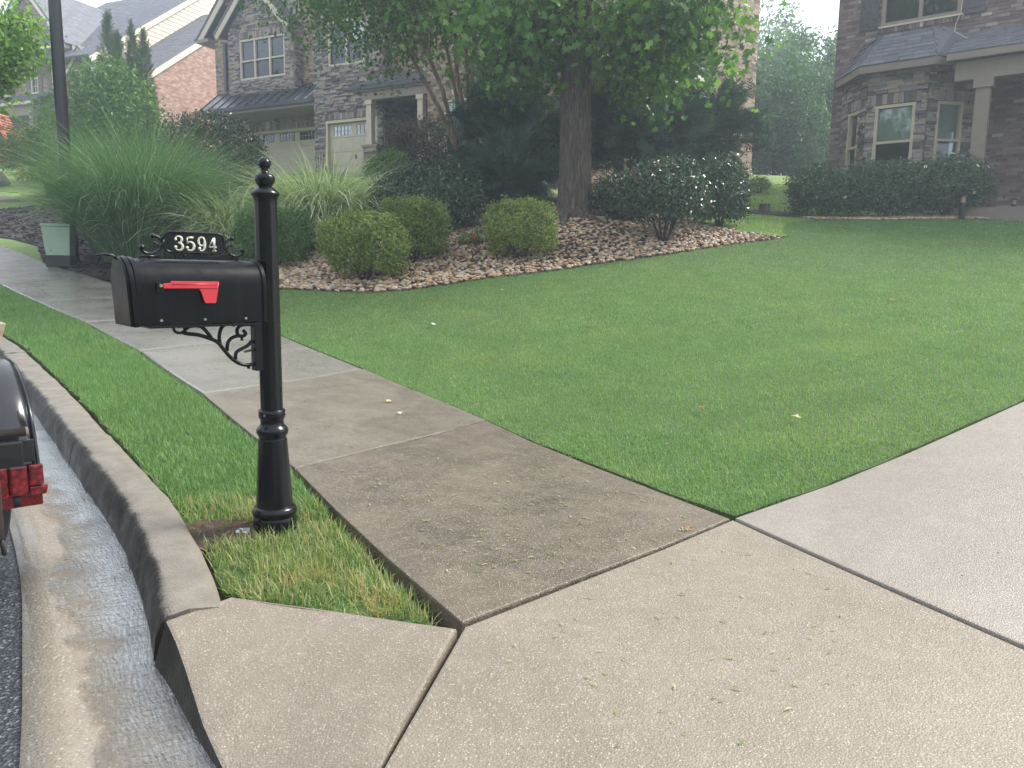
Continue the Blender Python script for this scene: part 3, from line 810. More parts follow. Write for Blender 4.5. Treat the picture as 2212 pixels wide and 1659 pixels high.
for i in edge:
    o = link('river_rock', variants[rng.integers(6)], bed)
    r = rng.uniform(.022, .042)
    o.location = (p[i, 0], p[i, 1], z[i] + r * .25)
    o.scale = (r * rng.uniform(1, 1.5), r, r * rng.uniform(.5, .75)); o.rotation_euler = (rng.normal(0, .25), rng.normal(0, .25), rng.uniform(0, 6.28))
q = p[~mask]; zz = z[~mask]; N = len(q)
r = rng.uniform(.015, .037, N) * rng.choice([.75, 1, 1, 1.2], N)
a = rng.random(N) * 6.28
xd = np.c_[np.cos(a), np.sin(a), rng.normal(0, .2, N)]; zd = np.tile((0, 0, 1.), (N, 1)) + rng.normal(0, .25, (N, 3))
V, F = inst(lumpy(I1v, 3), I1f, np.c_[q, zz + r * .22 + rng.random(N) * .012], axes_from(xd, zd), np.c_[r * rng.uniform(1, 1.55, N), r, r * rng.uniform(.5, .8, N)])
o = link('river_rocks_small', raw_mesh('river_rocks_small', V, F, MAT['pebble'], np.repeat(rng.random(N), len(I1f)), True), bed)
o['kind'] = 'stuff'

# --- grass blades
BL3v = np.array([(-.5, 0, 0), (.5, 0, 0), (-.40, .16, .5), (.40, .16, .5), (0, .62, 1.0)]); BL3f = np.array([(0, 1, 3), (0, 3, 2), (2, 3, 4)])
BL1v = np.array([(-.5, 0, 0), (.5, 0, 0), (0, .55, 1.0)]); BL1f = np.array([(0, 1, 2)])
def blades(p, hgt, wid, near, hf, tvar=1.0, lean=.25):
    N = len(p); a = rng.random(N) * 6.28
    xd = np.c_[np.cos(a), np.sin(a), np.zeros(N)]
    zd = np.c_[rng.normal(0, lean, N), rng.normal(0, lean, N), np.ones(N)]; zd /= np.linalg.norm(zd, axis=1, keepdims=True)
    h = rng.uniform(.55, 1.25, N) * hgt; w = rng.uniform(.7, 1.3, N) * wid
    tv, tf = (BL3v, BL3f) if near else (BL1v, BL1f)
    V, F = inst(tv, tf, np.c_[p, hf(p[:, 0], p[:, 1]) - .008], axes_from(xd, zd), np.c_[w, h * rng.uniform(.5, 1.6, N), h])
    t = np.clip(rng.normal(.48, .22, N), 0, 1); t = np.where(rng.random(N) < .035 * tvar, rng.uniform(.9, 1, N), np.minimum(t, .9))
    return V, F, np.repeat(t, len(tf))
def grass(name, label, parts, mat):
    Vs, Fs, Ts, n = [], [], [], 0
    for V, F, T in parts: Vs.append(V); Fs.append(F + n); Ts.append(T); n += len(V)
    o = link(name, raw_mesh(name, np.concatenate(Vs), np.concatenate(Fs), mat, np.concatenate(Ts)))
    return tag(o, label, 'grass', kind='stuff')
def by_dist(poly, dens_near, hf, hgt, wid):
    out = []
    A = poly_area(poly)
    for lo, hi, dn, near, hs, ws in ((0, 4.9, .85, True, 1, 1.08), (4.9, 8.0, .55, False, 1, 1.55), (8, 11.5, .30, False, 1, 2.4), (11.5, 40, .16, False, 1, 3.4)):
        p = sample_poly(poly, int(A * dens_near * dn)); d = np.hypot(p[:, 0], p[:, 1]); p = p[(d >= lo) & (d < hi)]
        ang = np.abs(p[:, 0]) / np.maximum(p[:, 1], .1); p = p[ang < .85]
        if len(p): out.append(blades(p, hgt * hs, wid * ws, near, hf, lean=.75))
    return out
HL = lambda x, y: H(x, y) - .012
grass('lawn_grass', 'short green mown grass of the front lawn', by_dist(LAWN, 21000, HL, .030, .0038), MAT['grass'])
grass('side_lawn_grass', 'lime green grass between the two houses', by_dist(SIDE, 4000, HL, .05, .005), MAT['side_grass'])
VM = np.array(verge_poly)
A = poly_area(verge_poly)
parts = []
p = sample_poly(verge_poly, int(A * 15000)); d = np.hypot(p[:, 0], p[:, 1]); ang = np.abs(p[:, 0]) / p[:, 1]
k = (p[:, 1] > 3.42 + .12 * np.sin(p[:, 0] * 9)) & (ang < .85)
parts.append(blades(p[k & (d < 5)], .044, .0043, True, Hverge, lean=.55)); parts.append(blades(p[k & (d >= 5) & (d < 8)], .044, .0050, False, Hverge, lean=.55))
k = (d >= 8) & (ang < .9) & (rng.random(len(p)) < .5)
parts.append(blades(p[k], .046, .008, False, Hverge))
grass('verge_grass', 'thick green grass on the verge beside the kerb', parts, MAT['verge_grass'])
p = sample_poly(verge_poly, int(A * 26000)); p = p[p[:, 1] < 3.6]
bare = (np.hypot((p[:, 0] + 1.24) / .26, (p[:, 1] - 3.17) / .11) < 1) | (np.hypot((p[:, 0] + 1.33) / .12, (p[:, 1] - 3.02) / .16) < 1)
k = (p[:, 1] < 3.50) & ~(bare & (rng.random(len(p)) < .95))
dens = .62 + .38 * np.sin(p[:, 0] * 11 + 2 * np.sin(p[:, 1] * 7)) * np.sin(p[:, 1] * 13)
k &= rng.random(len(p)) < dens * .62
grass('dry_verge_grass', 'thin yellowing grass in front of the mailbox post', [blades(p[k], .060, .0044, True, Hverge, 3, .6)], MAT['dry_grass'])
el = [(-1.23 + .21 * math.cos(a) * (1 + .2 * math.sin(3 * a)), 3.14 + .15 * math.sin(a)) for a in np.linspace(0, 6.283, 16)[:-1]]
o = drape('bare_soil', el, .06, MAT['soil'], .010, .02, hf=Hverge, wob=.008); tag(o, 'bare patch of reddish soil left of the mailbox post', 'soil', kind='structure')
# stray clippings and fallen leaves
n = 420
p = sample_poly([(-.1, 2.5), (.9, 3.3), (-.1, 4.9), (-1.0, 3.95)], n); p = np.r_[p, sample_poly([(-.1, 2.2), (.9, 3.2), (1.4, 2.2), (.3, 1.5)], 70), sample_poly([(-1.1, 4.0), (-.2, 5.1), (-1.2, 6.5), (-2.1, 5.4)], 90), sample_poly([(1.2, 3.3), (3.2, 4.7), (4.5, 3.5), (2, 2)], 60)]
a = rng.random(len(p)) * 6.28
xd = np.c_[np.cos(a), np.sin(a), rng.normal(0, .1, len(p))]
V, F = inst(np.array([(-.5, -.05, 0), (.0, -.10, .1), (.5, 0, 0), (0, .10, .1)]), np.array([(0, 1, 3), (1, 2, 3)]), np.c_[p, H(p[:, 0], p[:, 1]) + .0045], axes_from(xd, np.tile((0, 0, 1.), (len(p), 1))), rng.uniform(.010, .040, len(p)))
o = link('grass_clippings', raw_mesh('grass_clippings', V, F, MAT['clip'], np.repeat(rng.random(len(p)), 2))); tag(o, 'scattered grass clippings on the sidewalk slabs', 'clippings', kind='stuff')
def fallen(x, y, s, t, label, hf=H, dz=.012):
    n = 9; pts = [(math.cos(6.283 * i / n) * s * (1 if i % 2 else .62), math.sin(6.283 * i / n) * s * .7 * (1 if i % 2 else .6), random.uniform(0, .35) * s) for i in range(n)]
    g = Geo(); g.add(pts + [(0, 0, .12 * s)], [[i, (i + 1) % n, n] for i in range(n)], t)
    o = g.build('fallen_leaf', MAT['deadleaf'], loc=(x, y, float(hf(np.array([x]), np.array([y]))[0]) + dz)); o.rotation_euler = (random.uniform(-.2, .2), random.uniform(-.2, .2), random.uniform(0, 6))
    tag(o, label, 'leaf', 'fallen leaves')
# ------------------------------------------------------------------ plants
LEAFv = np.array([(0, 0, 0), (.42, -.5, .10), (1, 0, -.06), (.42, .5, .10)]); LEAFf = np.array([(0, 1, 2), (0, 2, 3)])
def lobed():
    half = [(0, 0), (.24, .36), (.38, .12), (.56, .48), (.72, .12), (1.0, 0)]
    up_ = [(x, y) for x, y in half]; dn = [(x, -y) for x, y in half[-2:0:-1]]
    v = [(x, y, .08 * abs(y) - .10 * x * x) for x, y in up_ + dn]
    n = len(v); v.append((.5, 0, 0)); return np.array(v), np.array([(i, (i + 1) % n, n) for i in range(n)])
LOBv, LOBf = lobed()

def leaf_mesh(name, pos, out, L, W, mat, parent, tmpl=None, tint=None, droop=.15, spread=.75, tb=.5, ts=.22):
    N = len(pos)
    xd = out * (1 - spread) + unit(N) * spread; xd[:, 2] -= droop
    zd = out + unit(N) * .6 + np.array((0, 0, .35))
    s = rng.uniform(.65, 1.25, N)
    tv, tf = tmpl or (LEAFv, LEAFf)
    V, F = inst(tv, tf, pos, axes_from(xd, zd), np.c_[s * L, s * W, s * L])
    if tint is None: tint = np.clip(rng.normal(tb, ts, N), 0, 1)
    return link(name, raw_mesh(name, V, F, mat, np.repeat(tint, len(tf))), parent)

def blob_dirs(n, zmin=-.75):
    d = unit(n * 3); d = d[d[:, 2] > zmin][:n]; return d
def lump(d, seed, amp):
    r = np.random.default_rng(seed); k = r.normal(size=(5, 3)) * 2.6; ph = r.random(5) * 6.3
    return 1 + amp * np.sin(d @ k.T + ph).mean(1) * 1.8

def bush(name, label, x, y, w, d, h, n, L, W, mat, seed=1, amp=.1, group=None, boxy=0.0, clump=14, stems=6, lift=.06, cat='shrub', rz=0.0, zmin=-.8, tb=.5, ts=.22, shell=.42, twig='twig', z0=None, stem_h=.45, stem_r=.012, flowers=None):
    g = h1(x, y) if z0 is None else z0
    root = empty(name, (x, y, g - .01), rz, label, cat, group)
    nc = max(1, n // clump)
    dd = blob_dirs(nc, zmin)
    R = lump(dd, seed, amp)
    if boxy: R = R * (1 - boxy + boxy / np.maximum(np.abs(dd).max(1), .58) * .80)
    rr = 1 - shell * rng.random(nc) ** 2.2 + .12 * rng.random(nc) ** 7
    ctr = dd * (R * rr)[:, None]
    sc = np.array((w / 2, d / 2, h * (1 - lift) / 2)); off = np.array((0, 0, h * (1 + lift) / 2))
    c3 = ctr * sc + off
    nd = dd / sc; nd /= np.linalg.norm(nd, axis=1, keepdims=True)
    pos = np.repeat(c3, clump, 0) + rng.normal(0, 1, (nc * clump, 3)) * L * .95
    out = np.repeat(nd, clump, 0)
    pos[:, 2] = np.maximum(pos[:, 2], .015)
    ct = np.repeat(rng.normal(0, ts * .75, nc), clump)
    tint = np.clip(tb + ct + rng.normal(0, ts * .7, len(pos)), 0, 1)
    leaf_mesh('foliage', pos, out, L, W, mat, root, tint=tint)
    G = Geo()
    for i in range(stems):
        a = 6.283 * i / stems + random.uniform(-.3, .3); r0 = .05 * w * random.uniform(.3, 1); e = random.uniform(.35, .75)
        G.tube([(math.cos(a) * r0, math.sin(a) * r0, -.03), (math.cos(a) * w * .12, math.sin(a) * d * .12, h * stem_h * .5), (math.cos(a) * w * e * .45, math.sin(a) * d * e * .45, h * random.uniform(.55, .8))], [stem_r * 1.3, stem_r, stem_r * .4], 5)
    G.build('stem', MAT[twig], root, True)
    if flowers:
        m, fm, fs = flowers
        ii = rng.permutation(nc)[:m]
        for i in ii:
            G = Geo()
            q = c3[i] * 1.0 + nd[i] * L * 1.2
            A_ = axes_from(nd[i:i + 1] + .01, unit(1))[0]
            for k in range(5):
                an = 6.283 * k / 5; e1 = A_[1] * math.cos(an) + A_[2] * math.sin(an); e2 = A_[1] * math.cos(an + .9) + A_[2] * math.sin(an + .9)
                G.add([q, q + e1 * fs + A_[0] * fs * .3, q + (e1 + e2) * fs * .62 + A_[0] * fs * .15, q + e2 * fs + A_[0] * fs * .3], [(0, 1, 2, 3)])
            G.build('flower', fm, root)
    return root

bush('clipped_boxwood', 'yellow-green clipped boxwood nearest the lawn, leaning left at the front of the bed', -2.10, 11.0, 1.26, 1.1, .95, 16000, .036, .024, MAT['lf_box'], 3, .13, 'clipped boxwoods in the stone bed', .4, 12, tb=.50, ts=.3)
bush('clipped_boxwood', 'clipped green boxwood standing just behind the front one', -1.56, 12.15, 1.18, 1.05, .98, 15000, .036, .024, MAT['lf_box'], 9, .07, 'clipped boxwoods in the stone bed', .5, 12, tb=.36, ts=.28)
bush('clipped_boxwood', 'yellowish clipped boxwood with a brown hollow, just left of the oak trunk', .10, 12.0, 1.14, 1.05, .90, 15000, .036, .024, MAT['lf_box'], 21, .12, 'clipped boxwoods in the stone bed', .3, 12, tb=.62, ts=.3)
bush('clipped_boxwood', 'deep green clipped boxwood behind the mailbox post', -3.84, 12.5, 1.2, 1.05, .98, 15000, .036, .024, MAT['lf_box_dk'], 5, .07, 'clipped boxwoods in the stone bed', .5, 12, tb=.42, ts=.28)
bush('loropetalum_shrub', 'broad dark glossy shrub behind the boxwoods, left of the evergreens', -1.55, 14.1, 2.0, 1.5, 1.15, 12000, .070, .036, MAT['lf_gloss'], 14, .12, None, .15, 8, tb=.45)
bush('glossy_shrub', 'dark shiny-leaved shrub on bare stems at the edge of the stones', 2.43, 12.72, 1.42, 1.25, 1.22, 9500, .072, .037, MAT['lf_gloss'], 31, .15, 'glossy shrubs right of the oak', .1, 8, 9, .26, tb=.5, z0=h1(2.43, 12.72) + .02, stem_r=.014)
bush('glossy_shrub', 'low dark shrub close to the right side of the oak trunk', 1.86, 13.9, 1.0, .9, .80, 5500, .070, .036, MAT['lf_gloss'], 33, .14, 'glossy shrubs right of the oak', .1, 8, tb=.4)
bush('glossy_shrub', 'tall dark shrub with shiny top leaves at the lawn corner', 3.66, 14.0, .92, .9, 1.06, 6500, .070, .036, MAT['lf_gloss'], 36, .14, 'glossy shrubs right of the oak', .1, 8, tb=.5)
bush('red_tip_shrub', 'big rounded dark shrub with reddish tips behind the tall grasses', -7.25, 19, 2.5, 2.1, 2.55, 14000, .080, .045, MAT['lf_redtip'], 41, .10, None, .3, 8, tb=.5, lift=.12)
bush('purple_hedge', 'flat-topped dark hedge with purplish new growth by the porch', -2.2, 20, 2.15, 1.4, 1.9, 12000, .066, .036, MAT['lf_purple'], 44, .07, None, .8, 8, tb=.5)
bush('light_green_shrub', 'small bright green shrub below the purplish hedge', -2.62, 17, 1.1, .9, 1.36, 7500, .055, .034, MAT['lf_mag'], 47, .18, None, .0, 10, tb=.62)
bush('ball_shrub', 'tiny round shrub on the mulch at the far house corner', 6.82, 22, .58, .5, .42, 1500, .045, .03, MAT['lf_mag'], 49, .1, 'tiny shrubs at the house corner', .2, 8, tb=.7)
bush('ball_shrub', 'spiky dark tuft against the far brick corner', 6.25, 22.2, .4, .4, .46, 700, .12, .018, MAT['lf_far'], 50, .2, 'tiny shrubs at the house corner', 0, 8, tb=.6)
# the gardenia hedge reads as three shrubs grown together under the bay window
for k, (x, y, w, h, lab) in enumerate(((6.45, 16.35, 1.45, .98, 'left end of the gardenia row, round shiny shrub at the house corner'), (7.65, 16.35, 1.6, 1.08, 'middle gardenia of the row below the bay window'), (9.0, 16.45, 1.75, 1.22, 'right gardenia of the row, tallest and dotted with cream flowers'))):
    bush('gardenia_shrub', lab, x, y, w, 1.3, h, 10000, .066, .034, MAT['lf_hedge'], 60 + k, .11, 'gardenias below the bay window', .35, 8, tb=.5, flowers=((8, 6, 34)[k], MAT['white_petal'], .034))
bush('magnolia_shrub', 'bright broad-leaved shrub in front of the three columnar evergreens', -12.2, 24, 2.5, 2.2, 3.7, 6500, .16, .075, MAT['lf_mag'], 71, .38, None, 0, 7, tb=.55, stem_r=.03)
bush('magnolia_shrub', 'smaller bright shrub beside the lamp post, left of the other', -14.1, 25.2, 1.9, 1.7, 3.2, 3000, .15, .07, MAT['lf_mag'], 73, .36, None, 0, 7, tb=.62, stem_r=.03)
bush('bedding_flowers', 'small red flowers behind the yellowish boxwood', -.55, 12.9, .7, .4, .22, 500, .05, .03, MAT['lf_box_dk'], 77, .2, None, 0, 6, cat='flowers', flowers=(26, MAT['redflower'], .035))
bush('bedding_flowers', 'patch of yellow flowers on the far left lawn', -18.9, 31, 1.1, .6, .35, 400, .09, .05, MAT['lf_lime'], 79, .2, None, 0, 6, cat='flowers', flowers=(60, MAT['yellow'], .09))

# --- ornamental grasses
def clump_grass(name, label, x, y, n, length, spread, mat, wid, base_r, tb=.5, upright=.75, group=None):
    g = h1(x, y)
    root = empty(name, (x, y, g - .02), 0, label, 'ornamental grass', group)
    az = rng.random(n) * 6.283; r0 = base_r * np.sqrt(rng.random(n)); a2 = az + rng.normal(0, .5, n)
    b = np.c_[np.cos(a2) * r0, np.sin(a2) * r0, np.zeros(n)]
    o2 = np.c_[np.cos(az), np.sin(az), np.zeros(n)]
    Ln = length * rng.uniform(.42, 1.05, n)
    tilt = np.abs(rng.normal(0, 1, n)) * (1 - upright) + rng.random(n) * (.55 * (1 - upright) + .12); tilt = np.clip(tilt, 0.03, 1.15)
    sag = rng.uniform(.35, 1.15, n) * spread; tilt = tilt + .42 * (r0 / base_r) ** 2 * rng.random(n)
    K = 7; t = np.linspace(0, 1, K)
    ang = tilt[:, None] + sag[:, None] * t[None] ** 2.0 * 2.0
    ds = (Ln / (K - 1))[:, None]
    hz = np.cumsum(np.sin(ang) * ds, 1) - np.sin(ang[:, :1]) * ds; vz = np.cumsum(np.cos(ang) * ds, 1) - np.cos(ang[:, :1]) * ds
    P = b[:, None] + o2[:, None] * hz[..., None]; P[..., 2] += vz
    P[..., 2] = np.maximum(P[..., 2], .02)
    P += rng.normal(0, .014, P.shape) * t[None, :, None]; P[..., :2] += (rng.normal(0, .16, (n, 2)) * Ln[:, None])[:, None] * (t ** 2)[None, :, None]
    sw = np.c_[-np.sin(az), np.cos(az), np.zeros(n)] + rng.normal(0, .3, (n, 3))
    w = wid * rng.uniform(.6, 1.3, n)[:, None] * np.array([.7, 1, 1, .9, .7, .45, .08])[None]
    A_ = P - sw[:, None] * w[..., None] / 2; B_ = P + sw[:, None] * w[..., None] / 2
    V = np.stack([A_, B_], 2).reshape(-1, 3)
    i = (np.arange(n)[:, None] * K * 2 + np.arange(K - 1)[None] * 2).ravel()
    F = np.c_[i, i + 1, i + 3, i + 2]
    T = np.repeat(np.clip(rng.normal(tb, .30, n), 0, 1), K - 1)
    link('blades', raw_mesh('blades', V, F, mat, T), root)
    G = Geo(); G.lathe([(base_r * 1.05, -.03), (base_r * .95, .06), (base_r * .4, .12)], 14); G.build('crown', MAT['soil'], root, True)
    return root
clump_grass('maiden_grass', 'tall fountain of green grass beside the utility box', -6.66, 13.95, 8200, 2.68, .86, MAT['bl_big'], .0105, .60, upright=.90)
clump_grass('variegated_grass', 'low pale striped grass between the tall grass and the post', -5.05, 14.0, 3400, 1.65, .95, MAT['bl_light'], .017, .38, .76, .7, 'pale striped grasses')
clump_grass('variegated_grass', 'wide pale striped grass right behind the post top', -3.45, 14.3, 4600, 1.95, .95, MAT['bl_light'], .019, .42, .72, .72, 'pale striped grasses')
clump_grass('maiden_grass', 'second tuft of tall green grass farther behind the first', -7.6, 16.2, 4200, 2.9, .5, MAT['bl_big'], .009, .4, upright=.8)

# --- feathery conifers
def frond(n1=7, n2=5):
    v, f = [], []
    def nd(p, d, L, w):
        d = d / np.linalg.norm(d); s = np.cross(d, (0, 0, 1.)); s /= np.linalg.norm(s) + 1e-9
        k = len(v); v.extend([p - s * w, p + s * w, p + d * L]); f.append((k, k + 1, k + 2))
    ax = lambda t: np.array((t, 0, .10 * t - .22 * t * t))
    nd(ax(.75), ax(1.05) - ax(.75), .3, .02)
    for i in range(n1):
        t = .12 + .82 * i / (n1 - 1)
        for sg in (-1, 1):
            d = np.array((.75, sg * .8, -.05 + .1 * (i % 2))); L = .42 * (1 - .62 * t)
            p0 = ax(t); nd(p0, d, L, .034)
            for j in range(n2):
                q = p0 + d / np.linalg.norm(d) * L * (.15 + .75 * j / n2)
                nd(q, d + np.array((.5 * (1 if j % 2 else -.4), sg * (.1 if j % 2 else .9) * .5, .12)), L * .40 * (1 - .4 * j / n2), .026)
    return np.array(v), np.array(f)
FRv, FRf = frond(); FSv, FSf = frond(5, 2)
def conifer(name, label, x, y, w, d, h, n, L, mat, seed, shape='mound', group=None, lift=.04, droop=.25, tmpl=None, tb=.5, cat='tree'):
    g = h1(x, y)
    root = empty(name, (x, y, g - .02), 0, label, cat, group)
    r = np.random.default_rng(seed)
    if shape == 'cone':
        tz = 1 - r.random(n) ** .8; az = r.random(n) * 6.283; tz = tz * .97 + .02
        prof = np.where(tz < .12, .75 + 2 * tz, 1.0 - (np.maximum(tz - .12, 0) / .88) ** 2.6) * (.62 + .38 * r.random(n) ** .35) * (1 + .08 * np.sin(az * 5 + tz * 20))
        pos = np.c_[np.cos(az) * prof * w / 2, np.sin(az) * prof * d / 2, tz * h]
        out = np.c_[np.cos(az) * .5, np.sin(az) * .5, np.full(n, .8)]
    else:
        nb = max(14, n // 16)
        dd = blob_dirs(nb, -.55); R = lump(dd, seed, .2)
        tip = dd * R[:, None] * np.array((w / 2, d / 2, h * .52)) + np.array((0, 0, h * .47))
        bi = r.integers(0, nb, n); s = 1 - .75 * r.random(n) ** 1.6
        c = np.array((0, 0, h * .38))
        pos = c + (tip[bi] - c) * s[:, None] + r.normal(0, .11 * w / 2.2, (n, 3))
        out = (tip[bi] - c); out /= np.linalg.norm(out, axis=1, keepdims=True)
        out = out + r.normal(0, .38, (n, 3)); out[:, 2] += .12 - droop * .5
        pos[:, 2] = np.maximum(pos[:, 2], h * lift)
    zd = np.tile((0, 0, 1.), (n, 1)) + r.normal(0, .35, (n, 3))
    sc = L * r.uniform(.7, 1.3, n)
    tv, tf = tmpl or (FRv, FRf)
    V, F = inst(tv, tf, pos - out / np.linalg.norm(out, axis=1, keepdims=True) * sc[:, None] * .5, axes_from(out, zd), sc)
    T = np.repeat(np.clip(tb + r.normal(0, .2, n), 0, 1), len(tf))
    link('crown', raw_mesh('crown', V, F, mat, T), root)
    G = Geo(); tr = max(.03, w * .035)
    if shape == 'cone': G.tube([(0, 0, -.1), (0, 0, h * .5), (.02, 0, h * .9)], [tr, tr * .6, tr * .15], 7)
    else:
        for k in range(4):
            a = 6.283 * k / 4 + .4
            G.tube([(math.cos(a) * .08, math.sin(a) * .08, -.1), (math.cos(a) * w * .09, math.sin(a) * d * .09, h * .3), (math.cos(a) * w * .2, math.sin(a) * d * .2, h * .78)], [tr, tr * .75, tr * .2], 6)
    G.build('trunk', MAT['twig'], root, True)
    return root
conifer('evergreen_tree', 'dark feathery evergreen left of the oak trunk', -.02, 17.0, 2.45, 2.4, 2.75, 1350, .48, MAT['conifer'], 5, group='dark feathery evergreens', tb=.4)
conifer('evergreen_tree', 'dark feathery evergreen just right of the oak trunk', 2.45, 17.5, 2.9, 2.5, 3.05, 1450, .50, MAT['conifer'], 6, group='dark feathery evergreens', tb=.42)
conifer('evergreen_tree', 'rightmost dark evergreen spreading in front of the tall brick wall', 4.25, 18.6, 2.6, 2.4, 3.05, 1400, .48, MAT['conifer'], 8, group='dark feathery evergreens', tb=.56)
conifer('evergreen_tree', 'low evergreen spilling forward between the dark shrub and the oak', -.05, 15.3, 1.7, 1.6, 1.5, 900, .40, MAT['conifer'], 9, group='dark feathery evergreens', tb=.3)
conifer('spreading_juniper', 'wide golden green juniper at the left behind the tall grass', -14.75, 25.2, 2.9, 2.8, 2.35, 900, .62, MAT['juniper'], 12, tb=.62, cat='shrub', tmpl=(FSv, FSf))
for x, y, w, h, s_, lab in ((-15.25, 30.2, 1.15, 6.15, 21, 'leftmost and tallest of three slim columnar evergreens'), (-14.62, 29.6, 1.0, 5.35, 22, 'middle one of three slim columnar evergreens'), (-13.95, 30.2, .95, 5.55, 23, 'rightmost of three slim columnar evergreens'), (-14.85, 31.2, .9, 5.9, 24, 'slim columnar evergreen tucked behind the front three')):
    conifer('arborvitae', lab, x, y, w * .84, w * .84, h, 1600, .30, MAT['arbor'], s_, 'cone', 'slim columnar evergreens', tmpl=(FSv, FSf), tb=.5)

# --- broadleaf trees
def branch_path(a, b, sag, n=5):
    a, b = np.array(a), np.array(b); t = np.linspace(0, 1, n)[:, None]
    m = a + (b - a) * t; m[:, 2] += sag * np.sin(np.pi * t[:, 0]); m[1:-1] += rng.normal(0, .04 * np.linalg.norm(b - a) / 3, (n - 2, 3)); return m

def crown(root, centers, nl, rad_, L, W, mat, tmpl=None, tb=.5, droop=.35, ts=.22, tcl=.18, flat=.75):
    nc = len(centers)
    pos = np.repeat(centers, nl, 0) + rng.normal(0, 1, (nc * nl, 3)) * rad_ * np.array((1, 1, flat))
    out = unit(len(pos)); out[:, 2] += .15
    tint = np.clip(tb + np.repeat(rng.normal(0, tcl, nc), nl) + rng.normal(0, ts, len(pos)), 0, 1)
    return leaf_mesh('crown', pos, out, L, W, mat, root, tmpl, tint, droop, .7)

def oak():
    x, y = 1.07, 13.95; g = h1(x, y)
    root = empty('oak_tree', (x, y, g - .05), 0, 'big oak with a single straight trunk standing in the stone bed', 'tree')
    # trunk with root flare and bark plates
    rings, nr = 44, 40
    V, F = [], []
    for i in range(rings):
        z = (i / (rings - 1)) ** 1.15 * 7.2
        r = .285 - .008 * z + .26 * math.exp(-z / .13) + .05 * math.exp(-z / .55)
        for k in range(nr):
            a = 6.283 * k / nr
            rt_ = 1 + .26 * math.exp(-z / .22) * math.sin(a * 5 + .6) + .02 * math.sin(a * 7 + z * 2) + rng.normal(0, .012)
            V.append((math.cos(a) * r * rt_ - .012 * z, math.sin(a) * r * rt_ + .01 * z, z - .08))
    for i in range(rings - 1):
        for k in range(nr): F.append([i * nr + k, i * nr + (k + 1) % nr, (i + 1) * nr + (k + 1) % nr, (i + 1) * nr + k])
    tr = link('trunk', raw_mesh('trunk', np.array(V), F, MAT['bark'], smooth=True), root)
    for a, Ln in ((-.35, 1.15), (-2.1, .8), (-1.1, .7), (.5, .9)):
        G = Geo(); pts = []
        for j in range(7):
            t = j / 6; rr = .25 + t * Ln; px_, py_ = math.cos(a + .3 * t) * rr, math.sin(a + .3 * t) * rr
            gz_ = float(Hmound(np.array([x + px_]), np.array([y + py_]))[0]) - (g - .05)
            pts.append((px_, py_, gz_ + .055 * (1 - t) + .012 - .03 * t))
        G.tube(pts, [.085, .075, .06, .05, .04, .03, .012], 9); G.build('root', MAT['bark'], tr, True)
    # limbs and crown
    R = np.random.default_rng(4)
    cs = []
    while len(cs) < 250:
        p = R.uniform(-1, 1, 3)
        if p @ p > 1 or p @ p < .12: continue
        q = p * np.array((4.2, 4.0, 3.6)) + np.array((.2, .0, 6.1))
        if q[2] < 2.55: continue
        if q[1] < -.4 and q[2] < 2.95 + .25 * abs(q[0] - 1.2): continue
        if q[2] < 4.6 and q[0] > 2.0: continue
        if abs(q[0] + .15) < .5 and q[2] < 3.3 and q[1] < 0: continue
        if q[0] < -1.0 and q[2] < 2.75 + .33 * abs(q[0] + 1.0): continue
        cs.append(q)
    # low skirt of foliage right and left of the trunk
    for k in range(52): cs.append(np.array((R.uniform(.5, 2.15), R.uniform(-1.5, 1.3), R.uniform(2.5, 3.6))))
    for k in range(36): cs.append(np.array((R.uniform(-1.7, -.25), R.uniform(-1.3, 1.0), R.uniform(2.65, 3.8))))
    cs = np.array(cs)
    crown(root, cs, 62, .36, .155, .15, MAT['lf_oak'], (LOBv, LOBf), .48, .4)
    G = Geo(); mains = []
    for k in range(14):
        a = 2.4 * k; z0 = 2.9 + .3 * k; e = (math.cos(a) * 3.0, math.sin(a) * 2.9, min(9.2, z0 + 1.6 + .12 * k))
        m = branch_path((-.03, .02, z0), e, .3, 7); mains.append(m); G.tube(m, [.085, .075, .062, .05, .038, .026, .012], 7)
    MP = np.concatenate(mains)
    for c in cs:
        q = MP[np.argmin(((MP - c) ** 2).sum(1))]
        G.tube(branch_path(q, c, .08, 4), [.016, .012, .009, .004], 4, False)
    G.build('limb', MAT['bark'], root, True)
    # a few sprigs on the trunk
    return root
oak()

